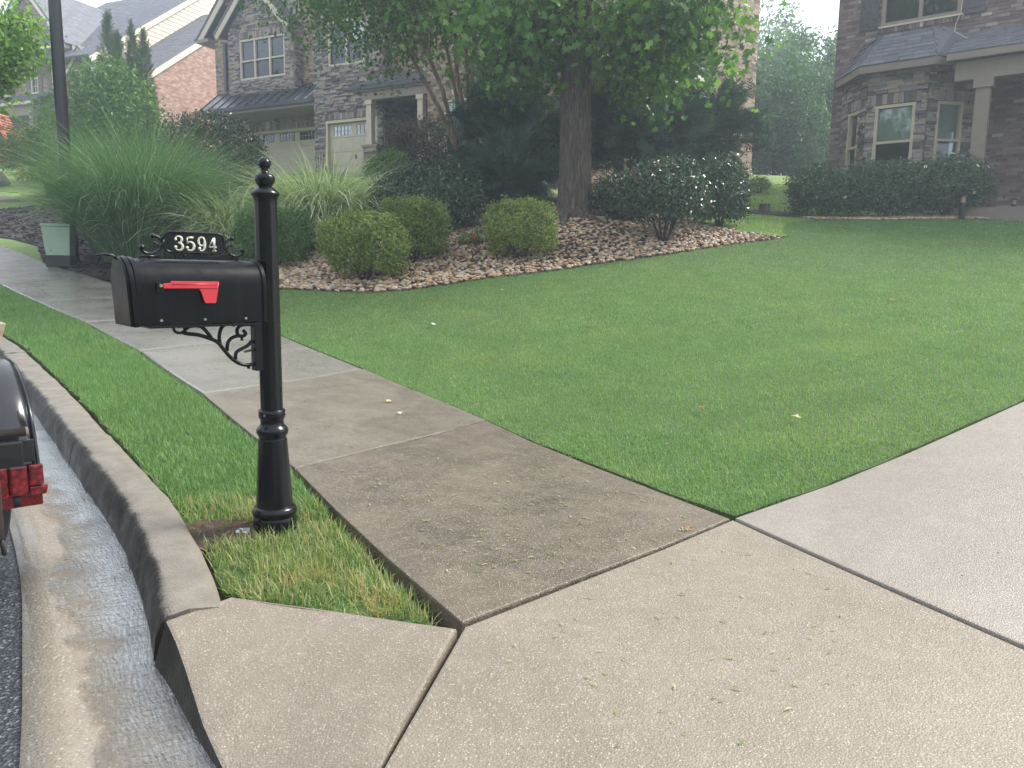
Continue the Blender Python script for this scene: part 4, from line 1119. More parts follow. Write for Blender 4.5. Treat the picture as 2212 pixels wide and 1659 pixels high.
def crape():
    x, y = -.98, 17.2; g = h1(x, y)
    root = empty('crape_myrtle', (x, y, g - .05), 0, 'multi-stemmed crape myrtle with smooth tan stems left of the oak', 'tree')
    R = np.random.default_rng(8)
    ends = [(-1.9, -.3, 4.9), (-1.25, .4, 5.4), (-.75, -.5, 5.6), (-.2, .3, 5.8), (.25, -.3, 5.7), (.75, .2, 5.5), (1.15, -.4, 5.2), (1.6, .5, 4.9), (-2.6, .4, 5.0)]
    tips = []
    for k, e in enumerate(ends):
        a = 6.283 * k / len(ends); b0 = (math.cos(a) * .16, math.sin(a) * .13, -.05)
        m = np.array([np.array(b0) * (1 - t) + np.array(e) * t for t in np.linspace(0, 1, 9)])
        m[:, 0] *= (.42 + .58 * np.linspace(0, 1, 9)); m[:, :2] += R.normal(0, .03, (9, 2)); 
        G = Geo(); G.tube(m, np.linspace(.062, .026, 9), 8)
        for s in (5, 6, 7, 8):
            for _ in range(3):
                f = m[s] + R.normal(0, .55, 3) + np.array((0, 0, .7)); G.tube(branch_path(m[s], f, .05, 4), [.022, .016, .011, .006], 5, False); tips.append(f)
        G.build('trunk', MAT['crape_bark'], root, True)
    cs = [t + R.normal(0, .4, 3) for t in tips]
    while len(cs) < 330:
        p = R.uniform(-1, 1, 3)
        if p @ p > 1: continue
        q = p * np.array((3.3, 2.2, 2.0)) + np.array((-1.9, 0, 4.9))
        if q[2] < 2.95 + .32 * abs(q[0] + 1.6): continue
        if q[0] > -1.0 and q[2] < 4.3: continue
        cs.append(q)
    crown(root, np.array(cs), 70, .32, .115, .065, MAT['lf_crape'], None, .5, .25)
    G = Geo()
    for _ in range(26):
        c = cs[R.integers(len(cs))] + R.normal(0, .2, 3)
        for k in range(14):
            q = c + R.normal(0, .045, 3); G.add([q, q + R.normal(0, .025, 3), q + R.normal(0, .025, 3)], [(0, 1, 2)])
    o = G.build('blossom', MAT['pink'], root); o['kind'] = 'stuff'
crape()

def tree(name, label, x, y, h, cr, cz, n, nl, L, W, mat, seed, group=None, tb=.5, trunk_r=.16, ragged=.5, zbot=.15):
    g = h1(x, y); root = empty(name, (x, y, g - .05), 0, label, 'tree', group); R = np.random.default_rng(seed)
    cs = []
    dd = R.normal(size=(n * 4, 3)); dd /= np.linalg.norm(dd, axis=1, keepdims=True); lm = lump(dd, seed, .28)
    for d_, l_ in zip(dd, lm):
        rr = l_ * R.random() ** .4
        q = d_ * rr * np.array((cr, cr, (h - cz) * 1.0)) + np.array((0, 0, cz))
        if q[2] < h * zbot: continue
        cs.append(q)
        if len(cs) >= n: break
    cs = np.array(cs)
    crown(root, cs, nl, cr * .12 + .08, L, W, mat, None, tb, .25)
    G = Geo(); G.tube([(0, 0, -.2), (.04, 0, h * .35), (0, .05, h * .8)], [trunk_r, trunk_r * .75, trunk_r * .25], 9)
    for c in cs[::5]:
        z0 = max(.2 * h, c[2] - .35 * h); G.tube(branch_path((0, 0, z0), c, .1, 4), [trunk_r * .3, trunk_r * .22, trunk_r * .14, .01], 5, False)
    G.build('trunk', MAT['twig'], root, True)
    return root
tree('street_tree', 'lime green young tree leaning in at the left edge', -9.75, 13.9, 4.8, 1.08, 3.85, 170, 95, .12, .07, MAT['lf_lime'], 5, tb=.6, trunk_r=.06, zbot=.60)
tree('backyard_tree', 'tall airy tree against the white sky between the houses', 14.6, 47, 11.4, 2.6, 7.2, 120, 50, .26, .13, MAT['lf_far'], 31, 'trees behind the houses', .85, .2)
tree('backyard_tree', 'dense bluish green tree filling the gap between the houses', 13.6, 38, 6.6, 2.3, 3.4, 230, 85, .24, .11, MAT['lf_far'], 32, 'trees behind the houses', .42, .2, zbot=.03)
tree('backyard_tree', 'dense dark tree nearest the right house in the gap', 14.6, 35.5, 5.2, 1.7, 2.6, 170, 85, .22, .10, MAT['lf_far'], 33, 'trees behind the houses', .36, .18, zbot=.03)
tree('backyard_tree', 'leafy tree showing at the edge of the right house roof', 18.9, 44, 10.0, 2.2, 6.8, 120, 60, .25, .12, MAT['lf_far'], 34, 'trees behind the houses', .55, .2)
tree('backyard_tree', 'low dark tree at the foot of the gap behind the small round shrub', 11.0, 33.5, 5.0, 2.0, 2.3, 150, 80, .2, .1, MAT['lf_far'], 35, 'trees behind the houses', .3, .16, zbot=.02)

# --- unseen belt of trees added behind the camera to darken reflections
R_ = np.random.default_rng(77); cs = []
while len(cs) < 420:
    x_ = R_.uniform(-48, 48); top = 9 + 2.5 * math.sin(x_ * .31) + 1.5 * math.sin(x_ * .83 + 1); cs.append((x_, R_.uniform(-29, -21), R_.uniform(-.5, top)))
cs = np.array(cs); pos = np.repeat(cs, 48, 0) + R_.normal(0, 1.0, (len(cs) * 48, 3)); out = unit(len(pos))
o = leaf_mesh('unseen_tree_belt', pos, out, .75, .5, MAT['lf_far'], None); tag(o, 'unseen belt of trees added behind the camera for darker reflections', 'woods', kind='stuff')
# ------------------------------------------------------------------ houses
class WF:
    """vertical wall frame: u along the wall, z up, o outward; world -> house-local by subtracting the root location"""
    def __init__(s, root, p, ang=None, ud=None):
        s.root = root; L0 = root.location
        s.o = Vector((p[0] - L0.x, p[1] - L0.y, -L0.z))
        if ud is None: a = rad(ang); ud = (math.sin(a), -math.cos(a))
        s.u = Vector((ud[0], ud[1], 0)).normalized(); s.n = Vector((s.u.y, -s.u.x, 0))
    def P(s, u, z, o=0.0): return s.o + s.u * u + s.n * o + Vector((0, 0, z))
    def sub(s, u, o, ang=0.0):
        w = WF.__new__(WF); w.root = s.root; w.o = s.o + s.u * u + s.n * o
        c, d = math.cos(rad(ang)), math.sin(rad(ang)); w.u = s.u * c + s.n * d; w.n = s.n * c - s.u * d; return w
    def box(s, g, u0, u1, z0, z1, o0, o1, t=.5):
        p = [s.P(u0, z0, o1), s.P(u1, z0, o1), s.P(u1, z0, o0), s.P(u0, z0, o0), s.P(u0, z1, o1), s.P(u1, z1, o1), s.P(u1, z1, o0), s.P(u0, z1, o0)]
        g.add(p, [(3, 2, 1, 0), (4, 5, 6, 7), (0, 1, 5, 4), (1, 2, 6, 5), (2, 3, 7, 6), (3, 0, 4, 7)], t); return g
    def poly(s, g, pts, o0, o1, t=.5):
        n = len(pts); v = [s.P(a, b, o1) for a, b in pts] + [s.P(a, b, o0) for a, b in pts]
        g.add(v, [list(range(n)), list(range(2 * n - 1, n - 1, -1))] + [[i, i + n, (i + 1) % n + n, (i + 1) % n] for i in range(n)], t); return g

def backing(wf, name, u0, u1, z0, z1, holes, mat, th=.22, top=None, parent=None):
    us = sorted({u0, u1, *[h for q in holes for h in q[:2] if u0 < h < u1]}); zs = sorted({z0, z1, *[h for q in holes for h in q[2:4] if z0 < h < z1]})
    g = Geo()
    for a, b in zip(us, us[1:]):
        for c, d in zip(zs, zs[1:]):
            m, k = (a + b) / 2, (c + d) / 2
            if any(q[0] < m < q[1] and q[2] < k < q[3] for q in holes): continue
            wf.box(g, a, b, c, d, -th, 0)
    if top: wf.poly(g, top, -th, 0)
    return g.build(name, mat, parent or wf.root)

BRK = {}
def brickwork(wf, u0, u1, z0, z1, holes, kind='brick', ztop=None, zbot=None, proud=.012, seed=0, bl=.205, bh=.066, joint=.010, irregular=False, tmap=None, wrap=None):
    """rows of real bricks / ledge stones in front of a wall; returns arrays (pos, size, tint)"""
    R = np.random.default_rng(seed + 100); out = []
    z = z0; row = 0
    while z < z1 - .02:
        h = bh if not irregular else R.choice([.035, .05, .065, .085])
        h = min(h, z1 - z)
        u = u0 - (bl / 2 if row % 2 else 0) - (R.random() * .2 if irregular else 0)
        while u < u1 - .01:
            w = bl if not irregular else R.uniform(.10, .38)
            a, b = max(u, u0), min(u + w, u1)
            u += w + joint
            if b - a < .03: continue
            zc = z + h / 2
            segs = [(a, b)]
            for q in holes:
                if q[2] - .002 < zc < q[3] + .002:
                    ns = []
                    for (c, d) in segs:
                        if d <= q[0] or c >= q[1]: ns.append((c, d)); continue
                        if c < q[0] - .02: ns.append((c, q[0]))
                        if d > q[1] + .02: ns.append((q[1], d))
                    segs = ns
            for c, d in segs:
                m = (c + d) / 2
                if ztop and z + h > ztop(m): continue
                if zbot and z < zbot(m): continue
                pr = proud + (R.uniform(0, .055) if irregular else R.normal(0, .0015))
                t = R.random()
                out.append((m, zc, pr, d - c, h, t))
        z += h + (joint if not irregular else .004); row += 1
    if not out: return
    BRK.setdefault((wf.root.name, kind), []).append((wf, np.array(out)))

def flush_bricks(root, kind, name, rest, mat, nmax=300, rough=0.0):
    """the pieces nearest the camera become parts of their own, the rest one stuff part"""
    allp = []
    for wf, a in BRK.get((root.name, kind), []):
        u = np.array(wf.u); n = np.array(wf.n); o = np.array(wf.o)
        pos = o + a[:, :1] * u + n * (a[:, 2:3] / 2 - .004); pos[:, 2] = a[:, 1] + o[2]
        allp.append((pos, np.broadcast_to(np.stack([u, -n, np.array((0, 0, 1.))]), (len(a), 3, 3)), np.c_[a[:, 3], a[:, 2] + .008, a[:, 4]], a[:, 5]))
    pos = np.concatenate([q[0] for q in allp]); ax = np.concatenate([q[1] for q in allp]); sz = np.concatenate([q[2] for q in allp]); tt = np.concatenate([q[3] for q in allp])
    W_ = pos + np.array(root.location)
    px = 1106 + 1661 * W_[:, 0] / W_[:, 1]; py = 594 - 1661 * (W_[:, 2] - 1.1) / W_[:, 1]
    vis = (px > 5) & (px < 2205) & (py > 2)
    key = np.where(vis, W_[:, 1], 999 + W_[:, 1])
    full = sz[:, 0] > .12
    key = np.where(full, key, key + 300)
    sel = np.argsort(key)[:nmax * 3]; sel = sel[np.random.default_rng(1).permutation(len(sel))[:nmax]]
    mask = np.zeros(len(pos), bool); mask[sel] = True
    var = []
    for k in range(7):
        bm = bmesh.new(); bmesh.ops.create_cube(bm, size=1)
        me = bpy.data.meshes.new(name); bm.to_mesh(me); bm.free(); me.materials.append(mat)
        at = me.attributes.new('tint', 'FLOAT', 'FACE'); at.data.foreach_set('value', np.full(6, (k + .5) / 7, np.float32)); var.append(me)
    for i in sel:
        o = link(name, var[min(6, int(tt[i] * 7))], root)
        m = Matrix(((ax[i][0][0], ax[i][1][0], 0), (ax[i][0][1], ax[i][1][1], 0), (0, 0, 1)))
        o.rotation_euler = m.to_euler(); o.location = pos[i]; o.scale = sz[i]
    q = ~mask
    V, F = inst(BOXV, BOXF5, pos[q], ax[q], sz[q])
    if rough: V = V + rng.normal(0, rough, V.shape)
    o = link(rest, raw_mesh(rest, V, F, mat, np.repeat(tt[q], 5)), root); o['kind'] = 'stuff'

def window(wf, u0, u1, z0, z1, cols=1, rails=(), frame='trim', fw=.06, blind=None, deep=.10, name='window', grid=None, blindrows=None, dark=True):
    g = Geo()
    wf.box(g, u0, u1, z0, z0 + fw, -deep, .025); wf.box(g, u0, u1, z1 - fw, z1, -deep, .025)
    wf.box(g, u0, u0 + fw, z0 + fw, z1 - fw, -deep, .025); wf.box(g, u1 - fw, u1, z0 + fw, z1 - fw, -deep, .025)
    cu = [u0 + (u1 - u0) * i / cols for i in range(cols + 1)]
    for c in cu[1:-1]: wf.box(g, c - fw / 2, c + fw / 2, z0 + fw, z1 - fw, -deep + .01, .022)
    zr = [z0 + fw] + list(rails) + [z1 - fw]
    for r in rails:
        for a, b in zip(cu, cu[1:]): wf.box(g, a + fw * .5 + .001, b - fw * .5 - .001, r - fw * .4, r + fw * .4, -deep + .02, .018)
    if grid:
        gc, gr = grid
        for i in range(1, gc): c = u0 + (u1 - u0) * i / gc; wf.box(g, c - .010, c + .010, z0 + fw, z1 - fw, -.05, -.028)
        for i in range(1, gr): c = z0 + (z1 - z0) * i / gr; wf.box(g, u0 + fw, u1 - fw, c - .010, c + .010, -.052, -.030)
    w = g.build(name, MAT[frame], wf.root)
    for a, b in zip(cu, cu[1:]):
        for c, d in zip(zr, zr[1:]):
            p = Geo(); wf.box(p, a + .02, b - .02, c, d, -.064, -.058); p.build('pane', MAT['screen' if (len(zr) > 2 and c == zr[0]) else 'glass'], w)
    bk = Geo(); wf.box(bk, u0 + .01, u1 - .01, z0 + .01, z1 - .01, -.34, -.33); bk.build('dark_room', MAT['interior'], w)
    if blind:
        mat_, zb = blind
        s = Geo(); z = zb
        if mat_ == 'shade': wf.box(s, u0 + .03, u1 - .03, zb, z1 - .02, -.15, -.14)
        else:
            while z < z1 - fw: wf.box(s, u0 + .03, u1 - .03, z, z + .038, -.15, -.145); z += .052
        o = s.build('blind', MAT[mat_], w)
        if mat_ != 'shade': o['kind'] = 'stuff'
    return w

def shingles(root, name, eL, eR, rR, rL, mat, expo=.15, tab=.32, th=.012, slab=.12, edge=None, seed=0, nmax=0):
    """roof plane (corners in house-local metres) with real shingle tabs"""
    eL, eR, rR, rL = (np.array(q, float) for q in (eL, eR, rR, rL))
    up_ = (rL + rR) / 2 - (eL + eR) / 2; Ls = np.linalg.norm(up_)
    nrm = np.cross(eR - eL, up_); nrm /= np.linalg.norm(nrm)
    if nrm[2] < 0: nrm = -nrm
    g = Geo(); q4 = [eL, eR, rR, rL]
    g.add([tuple(q) for q in q4] + [tuple(q - nrm * slab) for q in q4], [(0, 1, 2, 3), (7, 6, 5, 4), (0, 4, 5, 1), (1, 5, 6, 2), (2, 6, 7, 3), (3, 7, 4, 0)])
    rf = g.build(name, edge or mat, root)
    rows = max(1, int(Ls / expo)); P, A, S = [], [], []
    R = np.random.default_rng(seed)
    for r in range(rows):
        t0 = r / rows; tm = (r + .5) / rows
        a = eL + (rL - eL) * tm; b = eR + (rR - eR) * tm; W_ = np.linalg.norm(b - a)
        if W_ < .1: continue
        d = (b - a) / W_; s = -tab * R.random()
        uu = np.cross(nrm, d)
        if uu @ up_ < 0: uu = -uu
        while s < W_:
            c, e = max(0, s), min(W_, s + tab - .008); s += tab
            if e - c < .04: continue
            P.append(a + d * (c + e) / 2 + nrm * (th * .5 + .002 + R.random() * .004)); A.append(np.stack([d, uu, nrm])); S.append((e - c, Ls / rows * 1.0, th + R.random() * .006))
    P, A, S = np.array(P), np.array(A), np.array(S)
    # tilt each tab a little so the butt edge stands proud
    A2 = A.copy(); A2[:, 1] = A[:, 1] - A[:, 2] * .05; A2[:, 2] = A[:, 2] + A[:, 1] * .05
    tint = R.random(len(P))
    k = 0
    if nmax:
        idx = R.permutation(len(P))[:nmax]; k = np.zeros(len(P), bool); k[idx] = True
        var = []
        for v_ in range(5):
            bm = bmesh.new(); bmesh.ops.create_cube(bm, size=1); me = bpy.data.meshes.new('shingle'); bm.to_mesh(me); bm.free(); me.materials.append(mat)
            at = me.attributes.new('tint', 'FLOAT', 'FACE'); at.data.foreach_set('value', np.full(6, v_ / 4, np.float32)); var.append(me)
        for i in idx:
            o = link('shingle', var[R.integers(5)], rf); m3 = Matrix([list(A2[i][:, j]) for j in range(3)])
            o.matrix_local = Matrix.LocRotScale(Vector(P[i]), m3.to_quaternion(), Vector(S[i]))
        P, A2, S, tint = P[~k], A2[~k], S[~k], tint[~k]
    V, F = inst(BOXV, BOXF, P, A2, S)
    o = link('shingle_courses', raw_mesh('shingle_courses', V, F, mat, np.repeat(tint, 6)), rf); o['kind'] = 'stuff'
    return rf

# ================= centre house: stone and tan brick, two garages
cg = (-7.26, 30.5, 4.79)
CH = empty('brick_house', cg, 0, 'tan brick and grey ledge-stone house with two garages behind the oak', 'house')
F2 = WF(CH, cg, 63)                                     # stone bay with the single garage
FB = F2.sub(0, -1.0); FK = F2.sub(0, -1.5); FG = F2.sub(0, -1.7)
s2_h = [(0.0, 2.45, 4.5, 6.80), (.2, 1.9, 8.75, 10.35)]
backing(F2, 'wall', -.53, 2.72, 4.3, 11.2, s2_h, MAT['mortar_dark'])
brickwork(F2, -.53, 2.72, 4.5, 11.2, s2_h + [(-.12, 2.6, 6.80, 7.05), (.1, 2.0, 10.35, 10.62)], 'stone', irregular=True, seed=1, joint=.006)
side2 = WF(CH, tuple(np.array(cg[:2]) + np.array(F2.u[:2]) * -.53 + np.array(F2.n[:2]) * -1.7), ud=tuple(F2.n[:2]))
backing(F2.sub(2.72, 0, -90), 'wall', 0, 2.45, 4.3, 11.2, [], MAT['mortar_dark'])
brickwork(F2.sub(2.72, 0, -90), 0, 2.4, 4.5, 11.2, [], 'stone', irregular=True, seed=11, joint=.006)
window(F2, .2, 1.9, 8.75, 10.35, 2, (9.62,), 'trim', .07, ('blind', 8.83))
# upper stone bay with the triple window
fb_h = [(-5.36, -2.87, 9.0, 10.62)]
gx0, gx1, gpk = -6.37, -2.50, 10.9
apex = ((gx0 + gx1) / 2, gpk + (gx1 - gx0) / 2 * 1.08)
backing(FB, 'wall', -5.98, -2.41, 8.3, 10.9, fb_h, MAT['mortar_dark'], top=[(-5.98, 10.9), (-2.41, 10.9), (-2.6, 11.2), (apex[0], apex[1] - .3), (-5.9, 11.2)])
brickwork(FB, -5.98, -2.41, 8.45, 12.6, fb_h + [(-5.5, -2.75, 10.62, 10.92)], 'stone', ztop=lambda u: apex[1] - .25 - abs(u - apex[0]) * 1.08, irregular=True, seed=2, joint=.006)
rt_bay = FB.sub(-2.41, 0, -90)
backing(rt_bay, 'wall', 0, .5, 8.3, 11.1, [], MAT['mortar_dark']); brickwork(rt_bay, 0, .5, 8.45, 11.1, [], 'stone', irregular=True, seed=3)
window(FB, -5.36, -2.87, 9.0, 10.62, 3, (9.76,), 'trim', .075, ('blind', 9.1))
# soldier courses over openings (bricks on end)
def soldiers(wf, u0, u1, z0, z1, kind, n, seed=0):
    a = []; R = np.random.default_rng(seed)
    for i in range(n):
        w = (u1 - u0) / n; a.append((u0 + w * (i + .5), (z0 + z1) / 2, .03 + R.random() * .012, w - .012, z1 - z0 - .01, R.random()))
    BRK.setdefault((wf.root.name, kind), []).append((wf, np.array(a)))
soldiers(FB, -5.5, -2.75, 10.63, 10.91, 'stone', 22, 3); soldiers(F2, -.12, 2.6, 6.81, 7.05, 'stone', 20, 4); soldiers(F2, .1, 2.0, 10.36, 10.61, 'stone', 14, 5)
# brick wall behind the stone bay, and main gable
backing(FK, 'wall', -7.35, -.5, 8.3, 11.0, [], MAT['mortar'], top=[(-7.35, 11.0), (-.5, 11.0), (-.7, 11.6), (-3.9, 14.9), (-7.1, 11.6)])
brickwork(FK, -7.35, -.53, 8.6, 13.2, [(-5.8, -2.5, 8, 14)], 'brick', ztop=lambda u: min(14.9 - abs(u + 3.9) * 1.05, 13.2), seed=4)
lsd = FK.sub(-7.35, 0, 90); lsd.n = -lsd.n
g = Geo(); F2.box(g, -7.35, -7.15, 4.0, 11.0, -10, -1.73); g.build('wall', MAT['brick_tan'], CH)
# garage wall, double door
fg_h = [(-6.35, -1.75, 4.5, 7.03)]
backing(FG, 'wall', -7.35, -.5, 4.2, 8.3, fg_h, MAT['mortar'])
brickwork(FG, -7.35, -.53, 4.6, 8.3, fg_h + [(-6.5, -1.6, 7.03, 7.30)], 'brick', seed=6)
soldiers(FG, -6.5, -1.6, 7.04, 7.29, 'brick', 56, 6)
def garage_door(wf, u0, u1, z0, z1, wins, wz, lab):
    g = Geo(); wf.box(g, u0, u0 + .1, z0, z1, -.2, .02); wf.box(g, u1 - .1, u1, z0, z1, -.2, .02); wf.box(g, u0, u1, z1 - .1, z1 + .002, -.2, .021)
    d = g.build('garage_door', MAT['garage'], CH); d['label'] = lab
    n = 4; hh = (z1 - .1 - z0) / n
    for i in range(n):
        p = Geo(); a, b = z0 + hh * i, z0 + hh * (i + 1) - .012
        if a < (wz[0] + wz[1]) / 2 < b:
            wf.box(p, u0 + .1, u1 - .1, a, wz[0], -.16, -.12); wf.box(p, u0 + .1, u1 - .1, wz[1], b, -.16, -.12)
            e = [u0 + .1] + [x for w_ in wins for x in w_] + [u1 - .1]
            for c, f_ in zip(e[::2], e[1::2]):
                if f_ - c > .01: wf.box(p, c, f_, wz[0], wz[1], -.159, -.121)
        else: wf.box(p, u0 + .1, u1 - .1, a, b, -.16, -.12)
        m_ = int((u1 - u0) / .6)
        for k in range(m_):
            c = u0 + .12 + (u1 - u0 - .24) * k / m_; f_ = u0 + .12 + (u1 - u0 - .24) * (k + 1) / m_
            if not (a < (wz[0] + wz[1]) / 2 < b): wf.box(p, c + .04, f_ - .04, a + .07, b - .07, -.121, -.112)
        p.build('door_panel', MAT['garage'], d)
    for (a, b) in wins:
        p = Geo(); wf.box(p, a, b, wz[0], wz[1], -.150, -.144); p.build('pane', MAT['glass'], d)
        p = Geo()
        for k in range(1, 5): c = a + (b - a) * k / 5; wf.box(p, c - .007, c + .007, wz[0], wz[1], -.14, -.125)
        c = (wz[0] + wz[1]) / 2; wf.box(p, a, b, c - .007, c + .007, -.138, -.126)
        p.build('window_grille', MAT['garage'], d)
    p = Geo(); wf.box(p, u0 + .1, u1 - .1, z0, z1, -.5, -.49); p.build('dark_room', MAT['interior'], d)
    return d
garage_door(FG, -6.35, -1.75, 4.6, 7.03, [(-6.14, -5.40), (-5.05, -4.3), (-4.07, -3.22), (-2.96, -2.15)], (6.57, 6.93), 'wide cream garage door with four small windows')
dd_ = garage_door(F2, 0.0, 2.45, 4.6, 6.80, [(.27, 1.11), (1.37, 2.2)], (6.25, 6.60), 'single cream garage door with two small windows')
p = Geo(); F2.box(p, 1.32, 1.38, 5.35, 5.50, -.121, -.09); p.build('handle', MAT['black'], dd_)
g = Geo(); FG.poly(g, [(-4.66, 7.12), (-4.46, 7.12), (-4.42, 7.42), (-4.70, 7.42)], 0, .06); o = g.build('keystone', MAT['trim'], CH)
# standing seam awning over the double garage
g = Geo(); T0, T1, E0, E1 = F2.P(-7.2, 8.72, -1.48), F2.P(-.54, 8.68, -1.0), F2.P(-6.75, 7.70, .02), F2.P(-.54, 7.70, .02)
T1 = F2.P(-.54, 8.72, -1.48)
dn = Vector((0, 0, -.06))
g.add([T0, T1, E1, E0, T0 + dn, T1 + dn, E1 + dn, E0 + dn], [(3, 2, 1, 0), (4, 5, 6, 7), (0, 1, 5, 4), (1, 2, 6, 5), (2, 3, 7, 6), (3, 0, 4, 7)])
EL = F2.P(-7.2, 7.70, -1.48)
g.add([T0, E0, EL + Vector((0, 0, 0))], [(0, 1, 2)])
aw = g.build('awning_roof', MAT['seam'], CH)
for i in range(13):
    f = i / 12; a, b = E0.lerp(E1, f), T0.lerp(T1, f); s = Geo(); s.tube([a + Vector((0, 0, .02)), b + Vector((0, 0, .02))], .022, 4); s.build('seam', MAT['seam'], aw)
s = Geo(); F2.box(s, -6.8, -.54, 7.56, 7.69, .0, .10); F2.box(s, -6.9, -6.8, 7.2, 7.6, -.05, .04); s.build('rain_gutter', MAT['gutter_metal'], CH)
s = Geo(); F2.box(s, -6.7, -.54, 7.45, 7.56, -1.6, .0); s.build('soffit', MAT['tan_trim'], CH)
# rakes and roofs
def rake(wf, a, b, w, d, o, mat='trim', name='rake_board'):
    g = Geo(); da = (b[0] - a[0], b[1] - a[1]); L_ = math.hypot(*da); px_, pz_ = -da[1] / L_ * w, da[0] / L_ * w
    if pz_ > 0: px_, pz_ = -px_, -pz_
    wf.poly(g, [a, b, (b[0] + px_, b[1] + pz_), (a[0] + px_, a[1] + pz_)], o, o + d); return g.build(name, MAT[mat], CH if wf.root == CH else wf.root)
def roof_plane(wf, a, b, o0, o1, name='roof', mat='shingle', **kw):
    """slope between gable points a (low) and b (high), swept along the wall normal from o0 to o1"""
    return shingles(wf.root, name, wf.P(a[0], a[1], o0), wf.P(a[0], a[1], o1), wf.P(b[0], b[1], o1), wf.P(b[0], b[1], o0), MAT[mat], **kw)
rake(FB, (gx0 - .12, gpk - .05), apex, .22, .05, .28); rake(FB, (gx1 + .12, gpk - .05), apex, .22, .05, .28)
roof_plane(FB, (gx0 - .15, gpk), (apex[0], apex[1] + .1), .36, -4, mat='shingle2', seed=1, slab=.06)
roof_plane(FB, (gx1 + .15, gpk), (apex[0], apex[1] + .1), .36, -4, mat='shingle2', seed=2, slab=.06)
rake(FK, (-8.0, 11.02), (-3.9, 15.35), .24, .05, .30); rake(FK, (.2, 11.02), (-3.9, 15.35), .24, .05, .30)
roof_plane(FK, (-8.05, 11.08), (-3.9, 15.45), .38, -9, mat='shingle2', seed=3, slab=.06, expo=.2, tab=.5)
roof_plane(FK, (.25, 11.08), (-3.9, 15.45), .38, -9, mat='shingle2', seed=4, slab=.06, expo=.2, tab=.5)
s = Geo(); FK.box(s, -8.1, -7.36, 10.86, 11.0, -8, .36); s.build('soffit', MAT['tan_trim'], CH)
s = Geo(); FK.box(s, -8.2, -8.08, 10.94, 11.06, -8, .36); s.build('rain_gutter', MAT['gutter_metal'], CH)
for uu, zz in ((-6.75, (8.8, 10.8)), (-1.7, (8.8, 11.0))):
    s = Geo(); FK.box(s, uu, uu + .13, zz[0], zz[1], .03, .13); s.build('downspout', MAT['gutter_metal'], CH)
# entry porch
PO = F2.sub(0, 0)
backing(F2.sub(0, -.5), 'wall', 2.72, 8.2, 7.4, 11.4, [], MAT['mortar']); brickwork(F2.sub(0, -.5), 2.75, 8.2, 7.9, 11.2, [], 'brick', seed=8)
backing(F2.sub(0, -2.4), 'wall', 2.2, 11.5, 4.2, 8.2, [], MAT['brick_dark'])
s = Geo(); F2.sub(0, -2.2).box(s, 4.0, 5.0, 5.2, 7.3, 0, .08); s.build('front_door', MAT['interior'], CH)
shingles(CH, 'porch_roof', F2.P(2.05, 7.66, 1.06), F2.P(6.0, 7.66, 1.06), F2.P(6.0, 8.35, -.48), F2.P(2.75, 8.35, -.48), MAT['shingle2'], seed=5, slab=.05)
s = Geo(); F2.box(s, 2.05, 6.0, 7.50, 7.66, 1.0, 1.12); s.build('rain_gutter', MAT['gutter_metal'], CH)
s = Geo(); F2.box(s, 2.5, 5.9, 7.15, 7.49, .72, .98); F2.box(s, 2.5, 2.76, 7.15, 7.49, -.4, .71); s.build('porch_beam', MAT['tan_trim'], CH)
s = Geo(); F2.box(s, 2.1, 6.0, 7.44, 7.50, -2.3, 1.05); s.build('porch_ceiling', MAT['tan_trim'], CH)
for cu_, zb in ((2.66, 5.62), (4.84, 4.9)):
    s = Geo(); F2.box(s, cu_, cu_ + .22, zb, 7.15, .74, .96); F2.box(s, cu_ - .04, cu_ + .26, zb, zb + .12, .70, 1.0); F2.box(s, cu_ - .04, cu_ + .26, 7.0, 7.149, .70, 1.0); s.build('porch_column', MAT['trim'], CH)
s = Geo(); F2.box(s, 2.52, 3.2, 5.52, 5.61, .42, 1.08); s.build('pier_cap', MAT['tan_trim'], CH)
pf = F2.sub(2.58, 1.02); backing(pf, 'pier', 0, .56, 4.2, 5.52, [], MAT['mortar_dark'], .5); brickwork(pf, 0, .56, 4.3, 5.5, [], 'stone', irregular=True, seed=21)
ps = pf.sub(.56, 0, -90); brickwork(ps, 0, .5, 4.3, 5.5, [], 'stone', irregular=True, seed=22)
# right brick block with the tall side wall
WSd = np.array((.7193, .6947)); far = np.array((8.184, 27.5)); nearc = far - WSd * 8.6
SW = WF(CH, tuple(nearc), ud=tuple(WSd))
backing(SW, 'wall', 0, 8.6, 2.6, 13.2, [], MAT['mortar'], .25)
bands = [(0, 8.6, 6.42, 6.80), (0, 8.6, 8.98, 9.36)]
brickwork(SW, 0, 8.6, 2.9, 12.2, bands, 'brick', seed=9)
brickwork(SW, 0, 8.6, 6.42, 6.50, [], 'brick', seed=10, proud=.035); brickwork(SW, 0, 8.6, 6.72, 6.80, [], 'brick', seed=12, proud=.035)
brickwork(SW, 0, 8.6, 8.98, 9.06, [], 'brick', seed=13, proud=.035); brickwork(SW, 0, 8.6, 9.28, 9.36, [], 'brick', seed=14, proud=.035)
for zb in (6.51, 9.07):
    brickwork(SW, 0, 8.6, zb, zb + .20, [], 'brick', seed=15)
    a = [(u, zb + .10, .045, .13, .10, random.random()) for u in np.arange(.1, 8.5, .27)]
    BRK[(CH.name, 'brick')].append((SW, np.array(a)))
NF = WF(CH, tuple(nearc - np.array((.891, -.454)) * 5.2), 63)
n_h = [(.6, 1.35, 4.6, 6.15), (2.35, 3.1, 4.6, 6.15)]
backing(NF, 'wall', 0, 5.2, 2.6, 12.6, n_h, MAT['mortar'], .22); brickwork(NF, 0, 5.2, 3.0, 11.5, n_h + [(.5, 1.45, 6.15, 6.4), (2.25, 3.2, 6.15, 6.4)], 'brick', seed=17)
